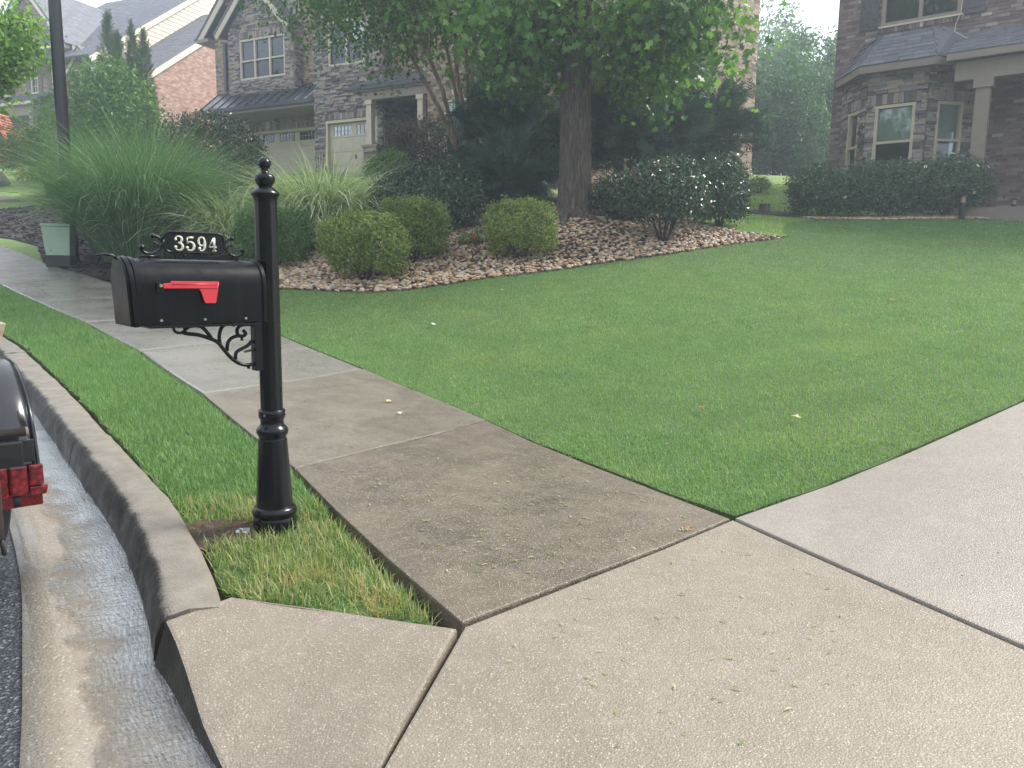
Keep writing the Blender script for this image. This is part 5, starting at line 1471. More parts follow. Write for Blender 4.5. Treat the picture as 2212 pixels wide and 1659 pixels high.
soldiers(NF, .5, 1.45, 6.16, 6.39, 'brick', 12, 7); soldiers(NF, 2.25, 3.2, 6.16, 6.39, 'brick', 12, 8)
for a in ((.6, 1.35), (2.35, 3.1)):
    window(NF, a[0], a[1], 4.6, 6.15, 1, (5.4,), 'trim', .06, ('blind', 5.4)); g = Geo(); m = sum(a) / 2; NF.poly(g, [(m - .07, 6.12), (m + .07, 6.12), (m + .1, 6.42), (m - .1, 6.42)], .03, .07); g.build('keystone', MAT['trim'], CH)
ls = NF.sub(0, 0, 90); ls = WF(CH, tuple(nearc - np.array((.891, -.454)) * 5.2 + np.array((.454, .891)) * 6), ud=(-.454, -.891))
backing(ls, 'wall', 0, 5.97, 2.6, 12.6, [], MAT['mortar'], .22); brickwork(ls, 0, 5.97, 3.5, 11.5, [], 'brick', seed=18)
s = Geo(); s.slab([tuple(NF.P(-.5, 12.8, .5)), tuple(NF.P(5.5, 12.8, .5)), tuple(SW.P(9, 12.8, .4)), tuple(SW.P(9, 12.8, -7)), tuple(NF.P(-.5, 12.8, -8))], .3); s.build('roof', MAT['shingle2'], CH)
flush_bricks(CH, 'stone', 'ledge_stone', 'ledge_stone_field', MAT['stone'], rough=.004)
flush_bricks(CH, 'brick', 'brick', 'brick_field', MAT['brick_tan'])

# ================= right house: dark brick, stone bay window
rg = (7.86, 19.5, 2.6)
RH = empty('brick_house', rg, 0, 'dark brown brick house with a stone bay window at the right edge', 'house')
RF = WF(RH, rg, 52)
r_h = [(.83, 2.46, 6.94, 8.55), (.25, 2.85, 2.3, 5.75)]
backing(RF, 'wall', -.15, 9.5, 2.1, 9.6, r_h, MAT['mortar_dark'], .25)
brickwork(RF, -.15, 7.0, 2.4, 9.2, r_h + [(.75, 2.55, 6.78, 6.94)], 'brick', seed=31)
soldiers(RF, .75, 2.55, 6.79, 6.93, 'brick', 24, 31)
lsd = WF(RH, tuple(np.array(rg[:2]) + np.array(RF.u[:2]) * -.15 + np.array(RF.n[:2]) * -7), ud=tuple(RF.n[:2]))
backing(lsd, 'wall', 0, 6.98, 2.1, 9.6, [], MAT['brick_dark'], .2)
window(RF, .83, 2.46, 6.94, 8.55, 2, (7.75,), 'tan_trim', .075, None)
g = Geo(); RF.box(g, .78, 2.51, 6.90, 6.938, -.02, .06); g.build('window_sill', MAT['trim'], RH)
for a in (.36, 2.53):
    g = Geo(); RF.box(g, a, a + .40, 6.9, 8.6, .016, .05)
    for k in range(2): RF.box(g, a + .06, a + .34, 7.0 + k * .8, 7.7 + k * .8, .05, .062)
    g.build('shutter', MAT['smoke_glass'], RH)
# bay
bp = [(.12, 0.0), (.86, .80), (2.10, .80), (2.88, 0.0)]
for k, ((a0, o0), (a1, o1)) in enumerate(zip(bp, bp[1:])):
    p0 = RF.P(a0, 0, o0); p1 = RF.P(a1, 0, o1); dv = p1 - p0; Ls = dv.length
    w = WF.__new__(WF); w.root = RH; w.o = p0; w.u = dv.normalized(); w.n = Vector((w.u.y, -w.u.x, 0))
    w0, w1 = ((.30, .80), (.18, 1.02), (.22, .86))[k]
    hh = [(w0, w1, 3.15, 5.0)]
    backing(w, 'bay_wall', 0, Ls, 2.2, 5.75, hh, MAT['mortar_dark'], .2)
    brickwork(w, 0, Ls, 2.4, 5.75, hh + [(w0 - .1, w1 + .1, 5.0, 5.25)], 'stone', irregular=True, seed=41 + k, joint=.006)
    soldiers(w, w0 - .1, w1 + .1, 5.01, 5.24, 'stone', 9, 51 + k)
    window(w, w0, w1, 3.15, 5.0, 1, (4.18,), 'trim', .065, ('shade', 4.2) if k else None, name='bay_window')
ev = [(-.12, -.02, 5.85), (.70, 1.08, 5.85), (2.26, 1.08, 5.85), (3.10, -.02, 5.85)]; tp = [(.55, -.01, 6.68), (.98, .22, 6.68), (1.95, .22, 6.68), (2.4, -.01, 6.68)]
for k in range(3):
    E_ = [RF.P(a, z, o) for a, o, z in ev]; T_ = [RF.P(a, z, o) for a, o, z in tp]
    shingles(RH, 'bay_roof', E_[k], E_[k + 1], T_[k + 1], T_[k], MAT['shingle'], .14, .3, seed=60 + k, slab=.04, nmax=100)
g = Geo()
for k in range(3):
    a, b = ev[k], ev[k + 1]; p = [RF.P(a[0], 5.69, a[1]), RF.P(b[0], 5.69, b[1])]; q = [RF.P(a[0] + .05, 5.69, a[1] - .05), RF.P(b[0] - .02, 5.69, b[1] - .05)]
    z_ = Vector((0, 0, .15)); g.add(p + q[::-1] + [v + z_ for v in p + q[::-1]], [(3, 2, 1, 0), (4, 5, 6, 7), (0, 1, 5, 4), (1, 2, 6, 5), (2, 3, 7, 6), (3, 0, 4, 7)])
g.build('fascia', MAT['tan_trim'], RH)
g = Geo(); g.add([RF.P(a, 5.70, o) for a, o, z in ev], [(3, 2, 1, 0)]); g.build('soffit', MAT['tan_trim'], RH)
g = Geo(); g.add([RF.P(a, 6.67, o) for a, o, z in tp], [(0, 1, 2, 3)]); g.build('roof_flashing', MAT['gutter_metal'], RH)
# porch at the right of the bay
shingles(RH, 'porch_roof', RF.P(2.55, 5.72, 1.65), RF.P(9.5, 5.72, 1.65), RF.P(9.5, 6.5, 0), RF.P(2.55, 6.5, 0), MAT['shingle'], seed=65, slab=.05)
g = Geo(); RF.box(g, 2.55, 9.5, 5.57, 5.70, 1.56, 1.68); g.build('rain_gutter', MAT['tan_trim'], RH)
g = Geo(); RF.box(g, 2.7, 9.5, 5.18, 5.56, 1.2, 1.5); g.build('porch_beam', MAT['tan_trim'], RH)
g = Geo(); RF.box(g, 2.6, 9.5, 5.50, 5.56, .02, 1.19); g.build('porch_ceiling', MAT['tan_trim'], RH)
for cu_ in (3.10, 6.6):
    g = Geo(); RF.box(g, cu_, cu_ + .26, 2.5, 5.0, 1.24, 1.48); RF.box(g, cu_ - .05, cu_ + .31, 5.0, 5.179, 1.18, 1.52); RF.box(g, cu_ - .04, cu_ + .30, 2.45, 2.65, 1.2, 1.52); g.build('porch_column', MAT['tan_trim'], RH)
g = Geo(); RF.box(g, 2.9, 9.5, 2.2, 2.58, -.02, 1.75); g.build('porch_floor', MAT['drive'], RH)
g = Geo(); RF.box(g, 4.6, 5.6, 2.6, 4.75, .012, .07); g.build('front_door', MAT['shutter'], RH)
g = Geo(); g.tube([RF.P(2.48, 7.3, .04), RF.P(2.47, 6.95, .07), RF.P(2.40, 6.72, .10), RF.P(2.42, 6.5, .30), RF.P(2.62, 6.32, .55), RF.P(2.74, 6.22, .62)], .008, 6); g.build('cable', MAT['trim'], RH, True)
g = Geo(); RF.box(g, -.6, 10, 9.4, 9.6, -7, .45); g.build('roof', MAT['shingle2'], RH)
flush_bricks(RH, 'brick', 'brick', 'brick_field', MAT['brick_dark'])
flush_bricks(RH, 'stone', 'ledge_stone', 'ledge_stone_field', MAT['stone'], rough=.004)

# ================= left house far up the street
lg = (-17.58, 38.0, 6.2)
LH = empty('brick_house', lg, 0, 'pinkish brick house with grey roofs and shuttered windows at the upper left', 'house')
LF = WF(LH, lg, 68)
lwn = [(-9.7, -9.2, 9.88, 11.36), (-7.67, -7.15, 9.88, 11.36), (-6.14, -5.62, 9.95, 11.42)]
backing(LF, 'wall', -11, -4.6, 5.6, 12.0, lwn, MAT['mortar']); brickwork(LF, -10.6, -4.6, 7.6, 12.0, lwn, 'brick', seed=71)
backing(LF, 'gable_wall', -10.0, -5.0, 12.0, 12.1, [], MAT['mortar'], top=[(-10, 12.1), (-5, 12.1), (-7.5, 14.9)])
brickwork(LF, -10, -5, 12.45, 14.9, [(-7.85, -7.15, 12.8, 13.75)], 'brick', ztop=lambda u: 14.85 - abs(u + 7.5) * 1.12, seed=72)
for a in lwn:
    window(LF, a[0], a[1], a[2], a[3], 1, ((a[2] + a[3]) / 2,), 'trim_w', .06, None, grid=(2, 4))
    for c in (a[0] - .32, a[1] + .02):
        g = Geo(); LF.box(g, c, c + .30, a[2], a[3], .016, .05)
        for z_ in np.arange(a[2] + .08, a[3] - .1, .12): LF.box(g, c + .04, c + .26, z_, z_ + .07, .05, .06)
        g.build('shutter', MAT['shutter'], LH)
# oval louvred vent
g = Geo(); ov = [(-7.5 + .33 * math.cos(6.283 * i / 20), 13.28 + .45 * math.sin(6.283 * i / 20)) for i in range(20)]; LF.poly(g, ov, .0, .05); vt = g.build('gable_vent', MAT['trim'], LH)
g = Geo()
for z_ in np.arange(12.95, 13.65, .11): hw = .25 * math.sqrt(max(.05, 1 - ((z_ + .03 - 13.28) / .42) ** 2)); LF.box(g, -7.5 - hw, -7.5 + hw, z_, z_ + .05, .05, .085)
g.build('louver', MAT['louver'], vt)
g = Geo(); LF.poly(g, [(-7.6, 12.78), (-7.4, 12.78), (-7.46, 12.55), (-7.54, 12.55)], .01, .08); g.build('vent_keystone', MAT['trim'], LH)
rake(LF, (-10.35, 11.95), (-7.5, 15.15), .22, .05, .25, 'trim_w'); rake(LF, (-4.65, 11.95), (-7.5, 15.15), .22, .05, .25, 'trim_w')
roof_plane(LF, (-4.6, 11.98), (-7.5, 15.22), .35, -8, mat='shingle', expo=.16, seed=6, slab=.08)
roof_plane(LF, (-10.4, 11.98), (-7.5, 15.22), .35, -8, mat='shingle', expo=.25, tab=.6, seed=7, slab=.08)
shingles(LH, 'pent_roof', LF.P(-10.2, 11.98, .45), LF.P(-4.85, 11.98, .45), LF.P(-4.85, 12.45, .0), LF.P(-10.2, 12.45, .0), MAT['shingle2'], seed=8, slab=.04)
g = Geo(); LF.box(g, -10.3, -4.75, 11.82, 11.96, .0, .46); g.build('fascia', MAT['trim_w'], LH)
# small wall gable with a louvred vent
backing(LF, 'gable_wall', -5.0, -3.05, 6.0, 10.7, [], MAT['mortar'], th=.5, top=[(-5.0, 10.7), (-3.05, 10.7), (-4.03, 11.7)])
DG = LF.sub(0, .03)
brickwork(DG, -5.0, -3.05, 8.0, 11.7, [(-4.1, -3.55, 10.1, 11.0)], 'brick', ztop=lambda u: 11.62 - abs(u + 4.03) * 1.0, seed=73)
g = Geo(); DG.poly(g, [(-4.1, 10.1), (-3.55, 10.1), (-3.55, 10.85), (-3.68, 11.05), (-3.97, 11.05), (-4.1, 10.85)], .0, .06); vt = g.build('gable_vent', MAT['trim'], LH)
g = Geo()
for z_ in np.arange(10.2, 10.9, .1): DG.box(g, -4.03, -3.62, z_, z_ + .05, .06, .09)
g.build('louver', MAT['louver'], vt)
rake(DG, (-5.2, 10.5), (-4.03, 11.78), .16, .04, .12, 'trim_w'); rake(DG, (-2.86, 10.5), (-4.03, 11.78), .16, .04, .12, 'trim_w')
roof_plane(DG, (-2.8, 10.5), (-4.03, 11.86), .2, -3, mat='shingle', seed=9, slab=.05); roof_plane(DG, (-5.25, 10.5), (-4.03, 11.86), .2, -2, mat='shingle', seed=10, slab=.05)
# porch roof at the left
shingles(LH, 'porch_roof', LF.P(-12, 9.25, 1.2), LF.P(-6.2, 9.25, 1.2), LF.P(-6.2, 9.85, .0), LF.P(-12, 9.85, .0), MAT['shingle2'], seed=11, slab=.05)
g = Geo(); LF.box(g, -12, -6.2, 9.08, 9.22, 1.05, 1.24); g.build('fascia', MAT['trim'], LH)
g = Geo(); LF.box(g, -12, -6.3, 8.6, 9.06, .7, 1.0); g.build('porch_beam', MAT['tan_trim'], LH)
for cu_ in (-9.6, -6.7):
    g = Geo(); LF.box(g, cu_, cu_ + .25, 6.0, 8.6, .72, .97); g.build('porch_column', MAT['tan_trim'], LH)
# right wing: pink brick side wall under a rake, lower roof
SD = LF.sub(0, 0, -90)                                    # runs back from the front right corner
SD.u = -LF.n; SD.n = LF.u
sw_h = [(5.0, 5.8, 9.3, 11.0)]
backing(SD, 'wall', 0, 13, 5.6, 10.1, sw_h, MAT['mortar'], top=[(0, 10.1), (13, 10.1), (13, 12.2), (7.0, 15.05)])
brickwork(SD, 0, 10.5, 7.4, 14.6, sw_h, 'brick2', ztop=lambda u: 10.1 + .70 * u if u < 7 else 15 - .6 * (u - 7), seed=74)
window(SD, 5.0, 5.8, 9.3, 11.0, 1, (10.15,), 'trim_w', .07)
backing(LF, 'wall', -3.05, 0, 5.6, 10.1, [], MAT['mortar']); brickwork(LF, -3.05, 0, 7.4, 10.1, [], 'brick', seed=75)
rake(SD, (-.45, 9.92), (7.0, 15.15), .26, .06, .12, 'trim_w')
shingles(LH, 'wing_roof', SD.P(-.5, 9.98, -3.2), SD.P(-.5, 9.98, .2), SD.P(7.0, 15.25, .2), SD.P(7.0, 15.25, -3.2), MAT['shingle'], .17, .34, seed=12, slab=.08)
# main block: sided gable above the wing, big front roof slope
MB_ = SD.sub(0, -2.9); slope = .70
g = Geo(); MB_.poly(g, [(-.3, 11.3), (7.2, 16.6), (7.2, 11.3)], -.2, 0); MB_.poly(g, [(7.2, 11.3), (7.2, 16.6), (14, 12)], -.2, 0); g.build('gable_wall', MAT['siding'], LH)
z_ = 11.35; k = 0
while z_ < 16.5:
    a = max(-.2, (z_ + .10 - 11.3) / .7067 - .3)
    g = Geo(); g.add([MB_.P(a, z_, .03), MB_.P(9.5, z_, .03), MB_.P(9.5, z_ + .215, .008), MB_.P(a + .15, z_ + .215, .008), MB_.P(a, z_, .0), MB_.P(9.5, z_, .0)], [(0, 1, 2, 3), (4, 5, 1, 0)]); g.build('siding_board', MAT['siding'], LH)
    z_ += .225
rake(MB_, (-.7, 11.12), (7.2, 16.72), .26, .06, .16, 'trim_w')
shingles(LH, 'roof', MB_.P(-.75, 11.18, -7.5), MB_.P(-.75, 11.18, .26), MB_.P(7.2, 16.8, .26), MB_.P(7.2, 16.8, -7.5), MAT['shingle'], .18, .36, seed=13, slab=.08)
flush_bricks(LH, 'brick', 'brick', 'brick_field', MAT['brick_tan'], 150)
flush_bricks(LH, 'brick2', 'pink_brick', 'pink_brick_field', MAT['brick_pink'], 150)
# ------------------------------------------------------------------ mailbox
MBX = empty('mailbox', (-1.02, 3.22, 0.0), rad(-138), 'black metal mailbox numbered 3594 with a red flag on a fluted post', 'mailbox')
zx = lambda q: .545 - (q - 330) * .000361
zz_ = lambda q: 1.14 - (q - 375) * .000366
def pz(y):
    t = (829.5 - ((500 + y * .9934) / 1.8228 + 7.3)) / 1661
    return 1.1 + 3.22 * (-math.sin(pitch) + t * math.cos(pitch)) / (math.cos(pitch) + t * math.sin(pitch))
pr = lambda w: w * .00106
G = Geo(); G.lathe([(pr(42), pz(296)), (pr(41), pz(312)), (pr(41), pz(1120))][::-1], 48, flute=.055, fl_n=12); post = G.build('post', MAT['black'], MBX, True, sharp=60)
G = Geo(); fin = [(.002, 120)] + [(24.5 * math.sin(a), 145 - 25 * math.cos(a)) for a in np.linspace(.25, 2.55, 9)] + [(15, 176), (17, 183), (30, 187), (37, 197), (38.5, 207), (36, 219), (28, 231), (25, 236), (30, 240), (44, 252), (53, 262), (54, 268), (50, 274), (45, 284), (42, 300)]
G.lathe([(pr(r), pz(y)) for r, y in fin][::-1], 32); G.build('finial', MAT['black'], post, True, sharp=70)
G = Geo(); bs = [(47, 1118), (52, 1121), (52, 1148), (47, 1154), (45, 1165), (46, 1178), (54, 1186), (61, 1195), (63, 1203), (61, 1213), (55, 1222), (53, 1228), (56, 1235)]
G.lathe([(pr(r), pz(y)) for r, y in bs][::-1], 32); G.build('collar', MAT['black'], MBX, True, sharp=70)
G = Geo(); G.lathe([(pr(55), pz(1236)), (pr(71), pz(1498))][::-1], 48, flute=.03, fl_n=12); pbs = G.build('post_base', MAT['black'], MBX, True, sharp=60)
G = Geo(); bs = [(72, 1496), (82, 1502), (88, 1513), (89, 1522), (85, 1532), (81, 1537), (84, 1543), (86, 1552), (85, 1600)]
G.lathe([(pr(r), pz(y)) for r, y in bs][::-1], 32); G.build('base_ring', MAT['black'], pbs, True, sharp=60)
for a in (0.6, 2.7, 4.8):
    G = Geo(); c, s_ = math.cos(a), math.sin(a); G.tube([(c * pr(50), s_ * pr(50), pz(1136)), (c * pr(56), s_ * pr(56), pz(1136))], .006, 8); G.build('set_screw', MAT['steel'], MBX)
# box body
W2, ZB, ZS = .095, .90, 1.045
def arch(w, zb, zs, n=18, grow=0.0):
    return [(-w - grow, zb - grow), (w + grow, zb - grow)] + [((w + grow) * math.cos(a), zs + (w + grow) * math.sin(a)) for a in np.linspace(0, math.pi, n)]
G = Geo(); G.prism(arch(W2, ZB, ZS), .058, .543, 'x'); box_ = G.build('box', MAT['box'], MBX, True, sharp=40)
for xa, xb, gr in ((.05, .068, .006), (.527, .545, .006)):
    G = Geo(); G.prism(arch(W2, ZB, ZS, 18, gr), xa, xb, 'x'); G.build('rim', MAT['box'], box_, True, bevel=.003, sharp=40)
for xa, y_ in ((.46, .0962), (.30, .0962), (.14, .0962)):
    G = Geo(); G.tube([(xa, y_ - .003, ZB + .014), (xa, y_ + .004, ZB + .014)], .005, 8); G.build('rivet', MAT['steel'], box_)
G = Geo(); G.bbox(.08, .50, -.085, .085, ZB - .016, ZB - .006, .003); G.build('mounting_plate', MAT['black'], MBX)
# door hinged at the bottom, standing ajar
G = Geo(); G.prism(arch(W2 - .002, ZB, ZS, 18, .006), .0, .010, 'x')
rim_o = arch(W2, ZB, ZS, 18, .009); G.prism(rim_o, -.018, .0, 'x')
door = G.build('door', MAT['box'], MBX, True, bevel=.003, sharp=40)
Md = Matrix.Translation((.556, 0, ZB)) @ Matrix.Rotation(rad(2.8), 4, 'Y') @ Matrix.Translation((0, 0, -ZB)); door.matrix_local = Md
G = Geo(); G.tube([(.0, 0, ZS + .085), (.02, 0, ZS + .105), (.045, .004, ZS + .110), (.075, .0, ZS + .106)], [.006, .006, .005, .003], 8); G.build('latch', MAT['black'], door, True)
G = Geo(); G.tube([(.50, 0, 1.146), (.47, .004, 1.150), (.42, .0, 1.147)], [.004, .006, .003], 6); G.build('latch_strip', MAT['black'], MBX, True)
# flag
yf = W2 + .004
fp = [(587, 622), (660, 617), (664, 598), (1150, 600), (1160, 608), (1118, 820), (1110, 824), (1008, 824), (1000, 818), (962, 700), (945, 677), (588, 677)]
G = Geo(); G.prism([(zx(a), zz_(b)) for a, b in fp], yf + .005, yf + .012, 'y'); fl = G.build('flag', MAT['red'], MBX, bevel=.0015)
G = Geo(); G.tube([(zx(590), yf + .011, zz_(668)), (zx(1135), yf + .011, zz_(662)), (zx(1150), yf + .011, zz_(612))], .0032, 6); G.tube([(zx(670), yf + .011, zz_(628)), (zx(1135), yf + .011, zz_(628))], .0026, 6); G.build('flag_rib', MAT['red'], fl, True)
G = Geo(); G.bbox(zx(600), zx(528), W2 - .002, yf + .005, zz_(722), zz_(610), .002); fb_ = G.build('flag_bracket', MAT['black'], MBX)
G = Geo(); G.tube([(zx(566), yf, zz_(642)), (zx(566), yf + .014, zz_(642))], .006, 8); G.build('pivot_bolt', MAT['steel'], fb_)
# number plaque on top
px0, px1, pzt, pzb = zx(700), zx(1345), zz_(92), zz_(305)
def stadium(x0, x1, z0, z1, n=10, g=0.0):
    r = min(.030, (z1 - z0) / 2 * .92) ; out = []
    for cx, cz, a0 in ((x1 - r, z1 - r, 0), (x0 + r, z1 - r, 90), (x0 + r, z0 + r, 180), (x1 - r, z0 + r, 270)):
        for i in range(n): a = rad(a0 + 90 * i / (n - 1)); out.append((cx + (r + g) * math.cos(a), cz + (r + g) * math.sin(a)))
    return out
G = Geo(); G.prism(stadium(px1, px0, pzb, pzt), -.004, .004, 'y'); pla = G.build('number_plaque', MAT['black'], MBX, bevel=.001)
G = Geo(); st = stadium(px1, px0, pzb, pzt, g=-.001); G.tube([(a, .004, b) for a, b in st] + [(st[0][0], .004, st[0][1])], .0042, 8); G.build('plaque_rim', MAT['black'], pla, True)
def digit(strokes, x_, w, z0, z1, balls):
    G = Geo()
    for pts, ws in strokes:
        P_ = [(x_ - a * w, .006, z0 + b * (z1 - z0)) for a, b in pts]
        G.tube(P_, [q * .0112 for q in ws], 8, flat=.35, nrm=(0, 1, 0))
    for a, b, r in balls:
        bm = bmesh.new(); bmesh.ops.create_icosphere(bm, subdivisions=2, radius=1)
        for q in bm.verts: q.co = Vector((x_ - a * w + q.co.x * r, .006 + q.co.y * r * .5, z0 + b * (z1 - z0) + q.co.z * r))
        G.bm(bm)
    G.build('digit', MAT['digit'], pla, True)
dz0, dz1 = zz_(280), zz_(138)
def smoothp(p, n=4):
    p = np.array(p, float); out = []
    for i in range(len(p) - 1):
        a, b, c, d = p[max(i - 1, 0)], p[i], p[i + 1], p[min(i + 2, len(p) - 1)]
        for k in range(n):
            t = k / n; out.append(.5 * ((2 * b) + (-a + c) * t + (2 * a - 5 * b + 4 * c - d) * t * t + (-a + 3 * b - 3 * c + d) * t ** 3))
    out.append(p[-1]); return np.array(out)
def wpath(pts, ws, n=4):
    q = smoothp([(a, b, w) for (a, b), w in zip(pts, ws)], n); return [(r[0], r[1]) for r in q], [max(.1, r[2]) for r in q]
three = [wpath([(.12, .80), (.28, .97), (.52, 1.0), (.78, .92), (.84, .75), (.70, .58), (.42, .53)], [.22, .24, .24, .42, .48, .34, .2]), wpath([(.42, .53), (.76, .48), (.92, .27), (.78, .06), (.48, 0), (.2, .06), (.08, .2)], [.2, .36, .5, .4, .24, .24, .22])]
five = [([(.2, .93), (.86, .95)], [.34, .34]), ([(.2, .95), (.16, .5)], [.22, .2]), wpath([(.16, .5), (.36, .62), (.62, .61), (.86, .46), (.9, .28), (.76, .07), (.46, 0), (.2, .06), (.08, .2)], [.18, .24, .3, .46, .5, .38, .24, .24, .22])]
nine = [wpath([(.82, .68), (.74, .92), (.47, 1.0), (.2, .9), (.12, .68), (.22, .46), (.46, .38), (.7, .46), (.82, .68)], [.42, .34, .24, .36, .46, .36, .24, .26, .4]), wpath([(.84, .7), (.86, .42), (.74, .12), (.46, 0), (.2, .07), (.14, .18)], [.42, .48, .38, .24, .24, .22])]
four = [([(.66, 1.0), (.66, .02)], [.46, .46]), ([(.62, .98), (.05, .34)], [.24, .22]), ([(.03, .30), (.97, .30)], [.26, .26]), ([(.42, .02), (.92, .02)], [.22, .22])]
for st_, a, b, balls in ((three, 812, 905, [(.16, .78, .0058), (.14, .22, .0062)]), (five, 930, 1025, [(.14, .2, .0062)]), (nine, 1055, 1145, [(.2, .17, .0062)]), (four, 1172, 1262, [])):
    digit(st_, zx(a), zx(a) - zx(b), dz0, dz1, balls)
for mir in (0, 1):
    fx = (lambda q: zx(q)) if not mir else (lambda q: zx(2045 - q))
    G = Geo()
    def tb(pts, r): G.tube([(fx(a), 0, zz_(b)) for a, b in smoothp(pts)], r, 8)
    tb([(715, 185), (690, 232), (655, 288), (600, 322), (545, 324), (500, 300), (478, 268)], .0056)
    tb([(705, 215), (682, 178), (648, 150), (612, 138)], .0056); tb([(668, 262), (655, 225), (622, 214)], .0042)
    tb([(562, 322), (562, 372)], .0055)
    for a, b, r in ((492, 262, .0105), (606, 142, .0105), (620, 214, .0065)):
        bm = bmesh.new(); bmesh.ops.create_icosphere(bm, subdivisions=2, radius=r)
        for q in bm.verts: q.co += Vector((fx(a), 0, zz_(b)))
        G.bm(bm)
    G.build('scroll', MAT['black'], pla, True)
# scroll bracket below the box
G = Geo()
def sb(pts, r=.0074): G.tube([(.068 + (1650 - a) * .000361 * 1.06, 0, .886 - (b - 1010) * .000366 * 1.05) for a, b in smoothp(pts)], r, 8, flat=1.3, nrm=(0, 1, 0))
sb([(815, 1012), (825, 1058), (862, 1082), (908, 1074), (928, 1045), (905, 1018), (862, 1022)], .0055)
sb([(905, 1080), (960, 1095), (1060, 1110), (1160, 1145), (1250, 1190), (1300, 1250), (1360, 1330), (1430, 1400), (1500, 1440), (1580, 1455), (1650, 1437)], .0078)
sb([(925, 1055), (965, 1026), (1015, 1016), (1080, 1022), (1130, 1060), (1192, 1145)]); sb([(1280, 1205), (1275, 1130), (1300, 1050), (1350, 1010), (1410, 1004), (1440, 1030)])
sb([(1352, 1290), (1362, 1210), (1402, 1160), (1470, 1138), (1535, 1142), (1560, 1112), (1532, 1082)]); sb([(1490, 1140), (1515, 1160), (1515, 1190)], .005)
sb([(1475, 1130), (1466, 1080), (1490, 1040), (1540, 1022), (1640, 1020)]); sb([(1440, 1385), (1446, 1320), (1490, 1285), (1570, 1250), (1630, 1195)]); sb([(1580, 1455), (1580, 1495)], .0065)
br = G.build('bracket', MAT['black'], MBX, True)
G = Geo(); G.bbox(.036, .073, -.022, .022, .690, .899, .003); G.build('bracket_plate', MAT['black'], br)
for a, b in (((1535, 1384), (1650, 1362)), ((1540, 1084), (1650, 1088))):
    G = Geo(); G.tube([(zx(a[0]), .0, zz_(a[1])), (zx(b[0]), .0, zz_(b[1]))], .0048, 6); G.tube([(zx(b[0] - 20), .0, zz_(b[1])), (zx(b[0] - 4), .0, zz_(b[1]))], .009, 6); G.build('bolt', MAT['rust_steel'], br)
# foil scrap
G = Geo(); bm = bmesh.new(); bmesh.ops.create_icosphere(bm, subdivisions=2, radius=.03)
for q in bm.verts: q.co = Vector((q.co.x * 1.1 + random.uniform(-.008, .008), q.co.y * .8 + random.uniform(-.008, .008), q.co.z * .5 + random.uniform(-.006, .006)))
G.bm(bm); o = G.build('foil_scrap', MAT['steel'], None, loc=(-1.135, 3.16, h1(-1.135, 3.16) - .02)); tag(o, 'crumpled silver foil scrap at the foot of the mailbox post', 'litter')

# ------------------------------------------------------------------ trailer at the left edge
hd = Vector((-.66, .75, 0)).normalized(); rn = Vector((hd.y, -hd.x, 0))
T0_ = Vector((-2.10, 3.150, 0)); gz0 = float(gz(np.array([-2.2]), np.array([2.9]))[0])
TR = empty('utility_trailer', (T0_.x, T0_.y, gz0), math.atan2(hd.y, hd.x), 'black utility trailer with a rounded fender parked at the kerb', 'trailer')
zt = lambda z: z - gz0
# local x forward, y left; the right fender edge is y=0
CZ = zt(.315); RFd = .425
G = Geo(); n = 22; prof = []
for i in range(n):
    a = math.pi * (1.02 - i / (n - 1) * 1.04); prof.append((RFd * math.cos(a) * 1.02, CZ + RFd * math.sin(a)))
yy = [-.03, -.022, .0, .03, .30, .31]; drp = [-.045, -.014, -.004, 0, 0, -.02]
V = []; 
for (a, b) in prof:
    rr = math.hypot(a, b - CZ); ux, uz = a / rr, (b - CZ) / rr
    for y_, d_ in zip(yy, drp): V.append((a + ux * d_, y_, b + uz * d_))
m = len(yy); G.add(V, [[i * m + j, (i + 1) * m + j, (i + 1) * m + j + 1, i * m + j + 1] for i in range(n - 1) for j in range(m - 1)])
fd = G.build('fender', MAT['trailer_black'], TR, True); sm = fd.modifiers.new('thick', 'SOLIDIFY'); sm.thickness = .006
G = Geo(); G.tube([(prof[i][0], -.028, prof[i][1] - .03 * (0 if i in (0, n - 1) else 1)) for i in range(n)], .007, 6); G.build('fender_lip', MAT['trailer_black'], fd, True)
# wheel
WG = Geo(); prof2 = [(.19, -.10), (.28, -.105), (.325, -.09), (.34, -.05), (.34, .05), (.325, .09), (.28, .105), (.19, .10)]
V, Fq = [], []; kk = 28
for i in range(kk):
    a = 6.283 * i / kk
    for r_, y_ in prof2: V.append((r_ * math.cos(a), .15 + y_, CZ + r_ * math.sin(a) - .02))
for i in range(kk):
    for j in range(len(prof2) - 1):
        q = len(prof2); Fq.append([i * q + j, ((i + 1) % kk) * q + j, ((i + 1) % kk) * q + j + 1, i * q + j + 1])
WG.add(V, Fq); wh = WG.build('wheel', MAT['rubber'], TR, True)
rg2 = Geo(); rg2.tube([(0, .07, CZ - .02), (0, .23, CZ - .02)], .19, 20); rg2.build('rim', MAT['rim'], wh)
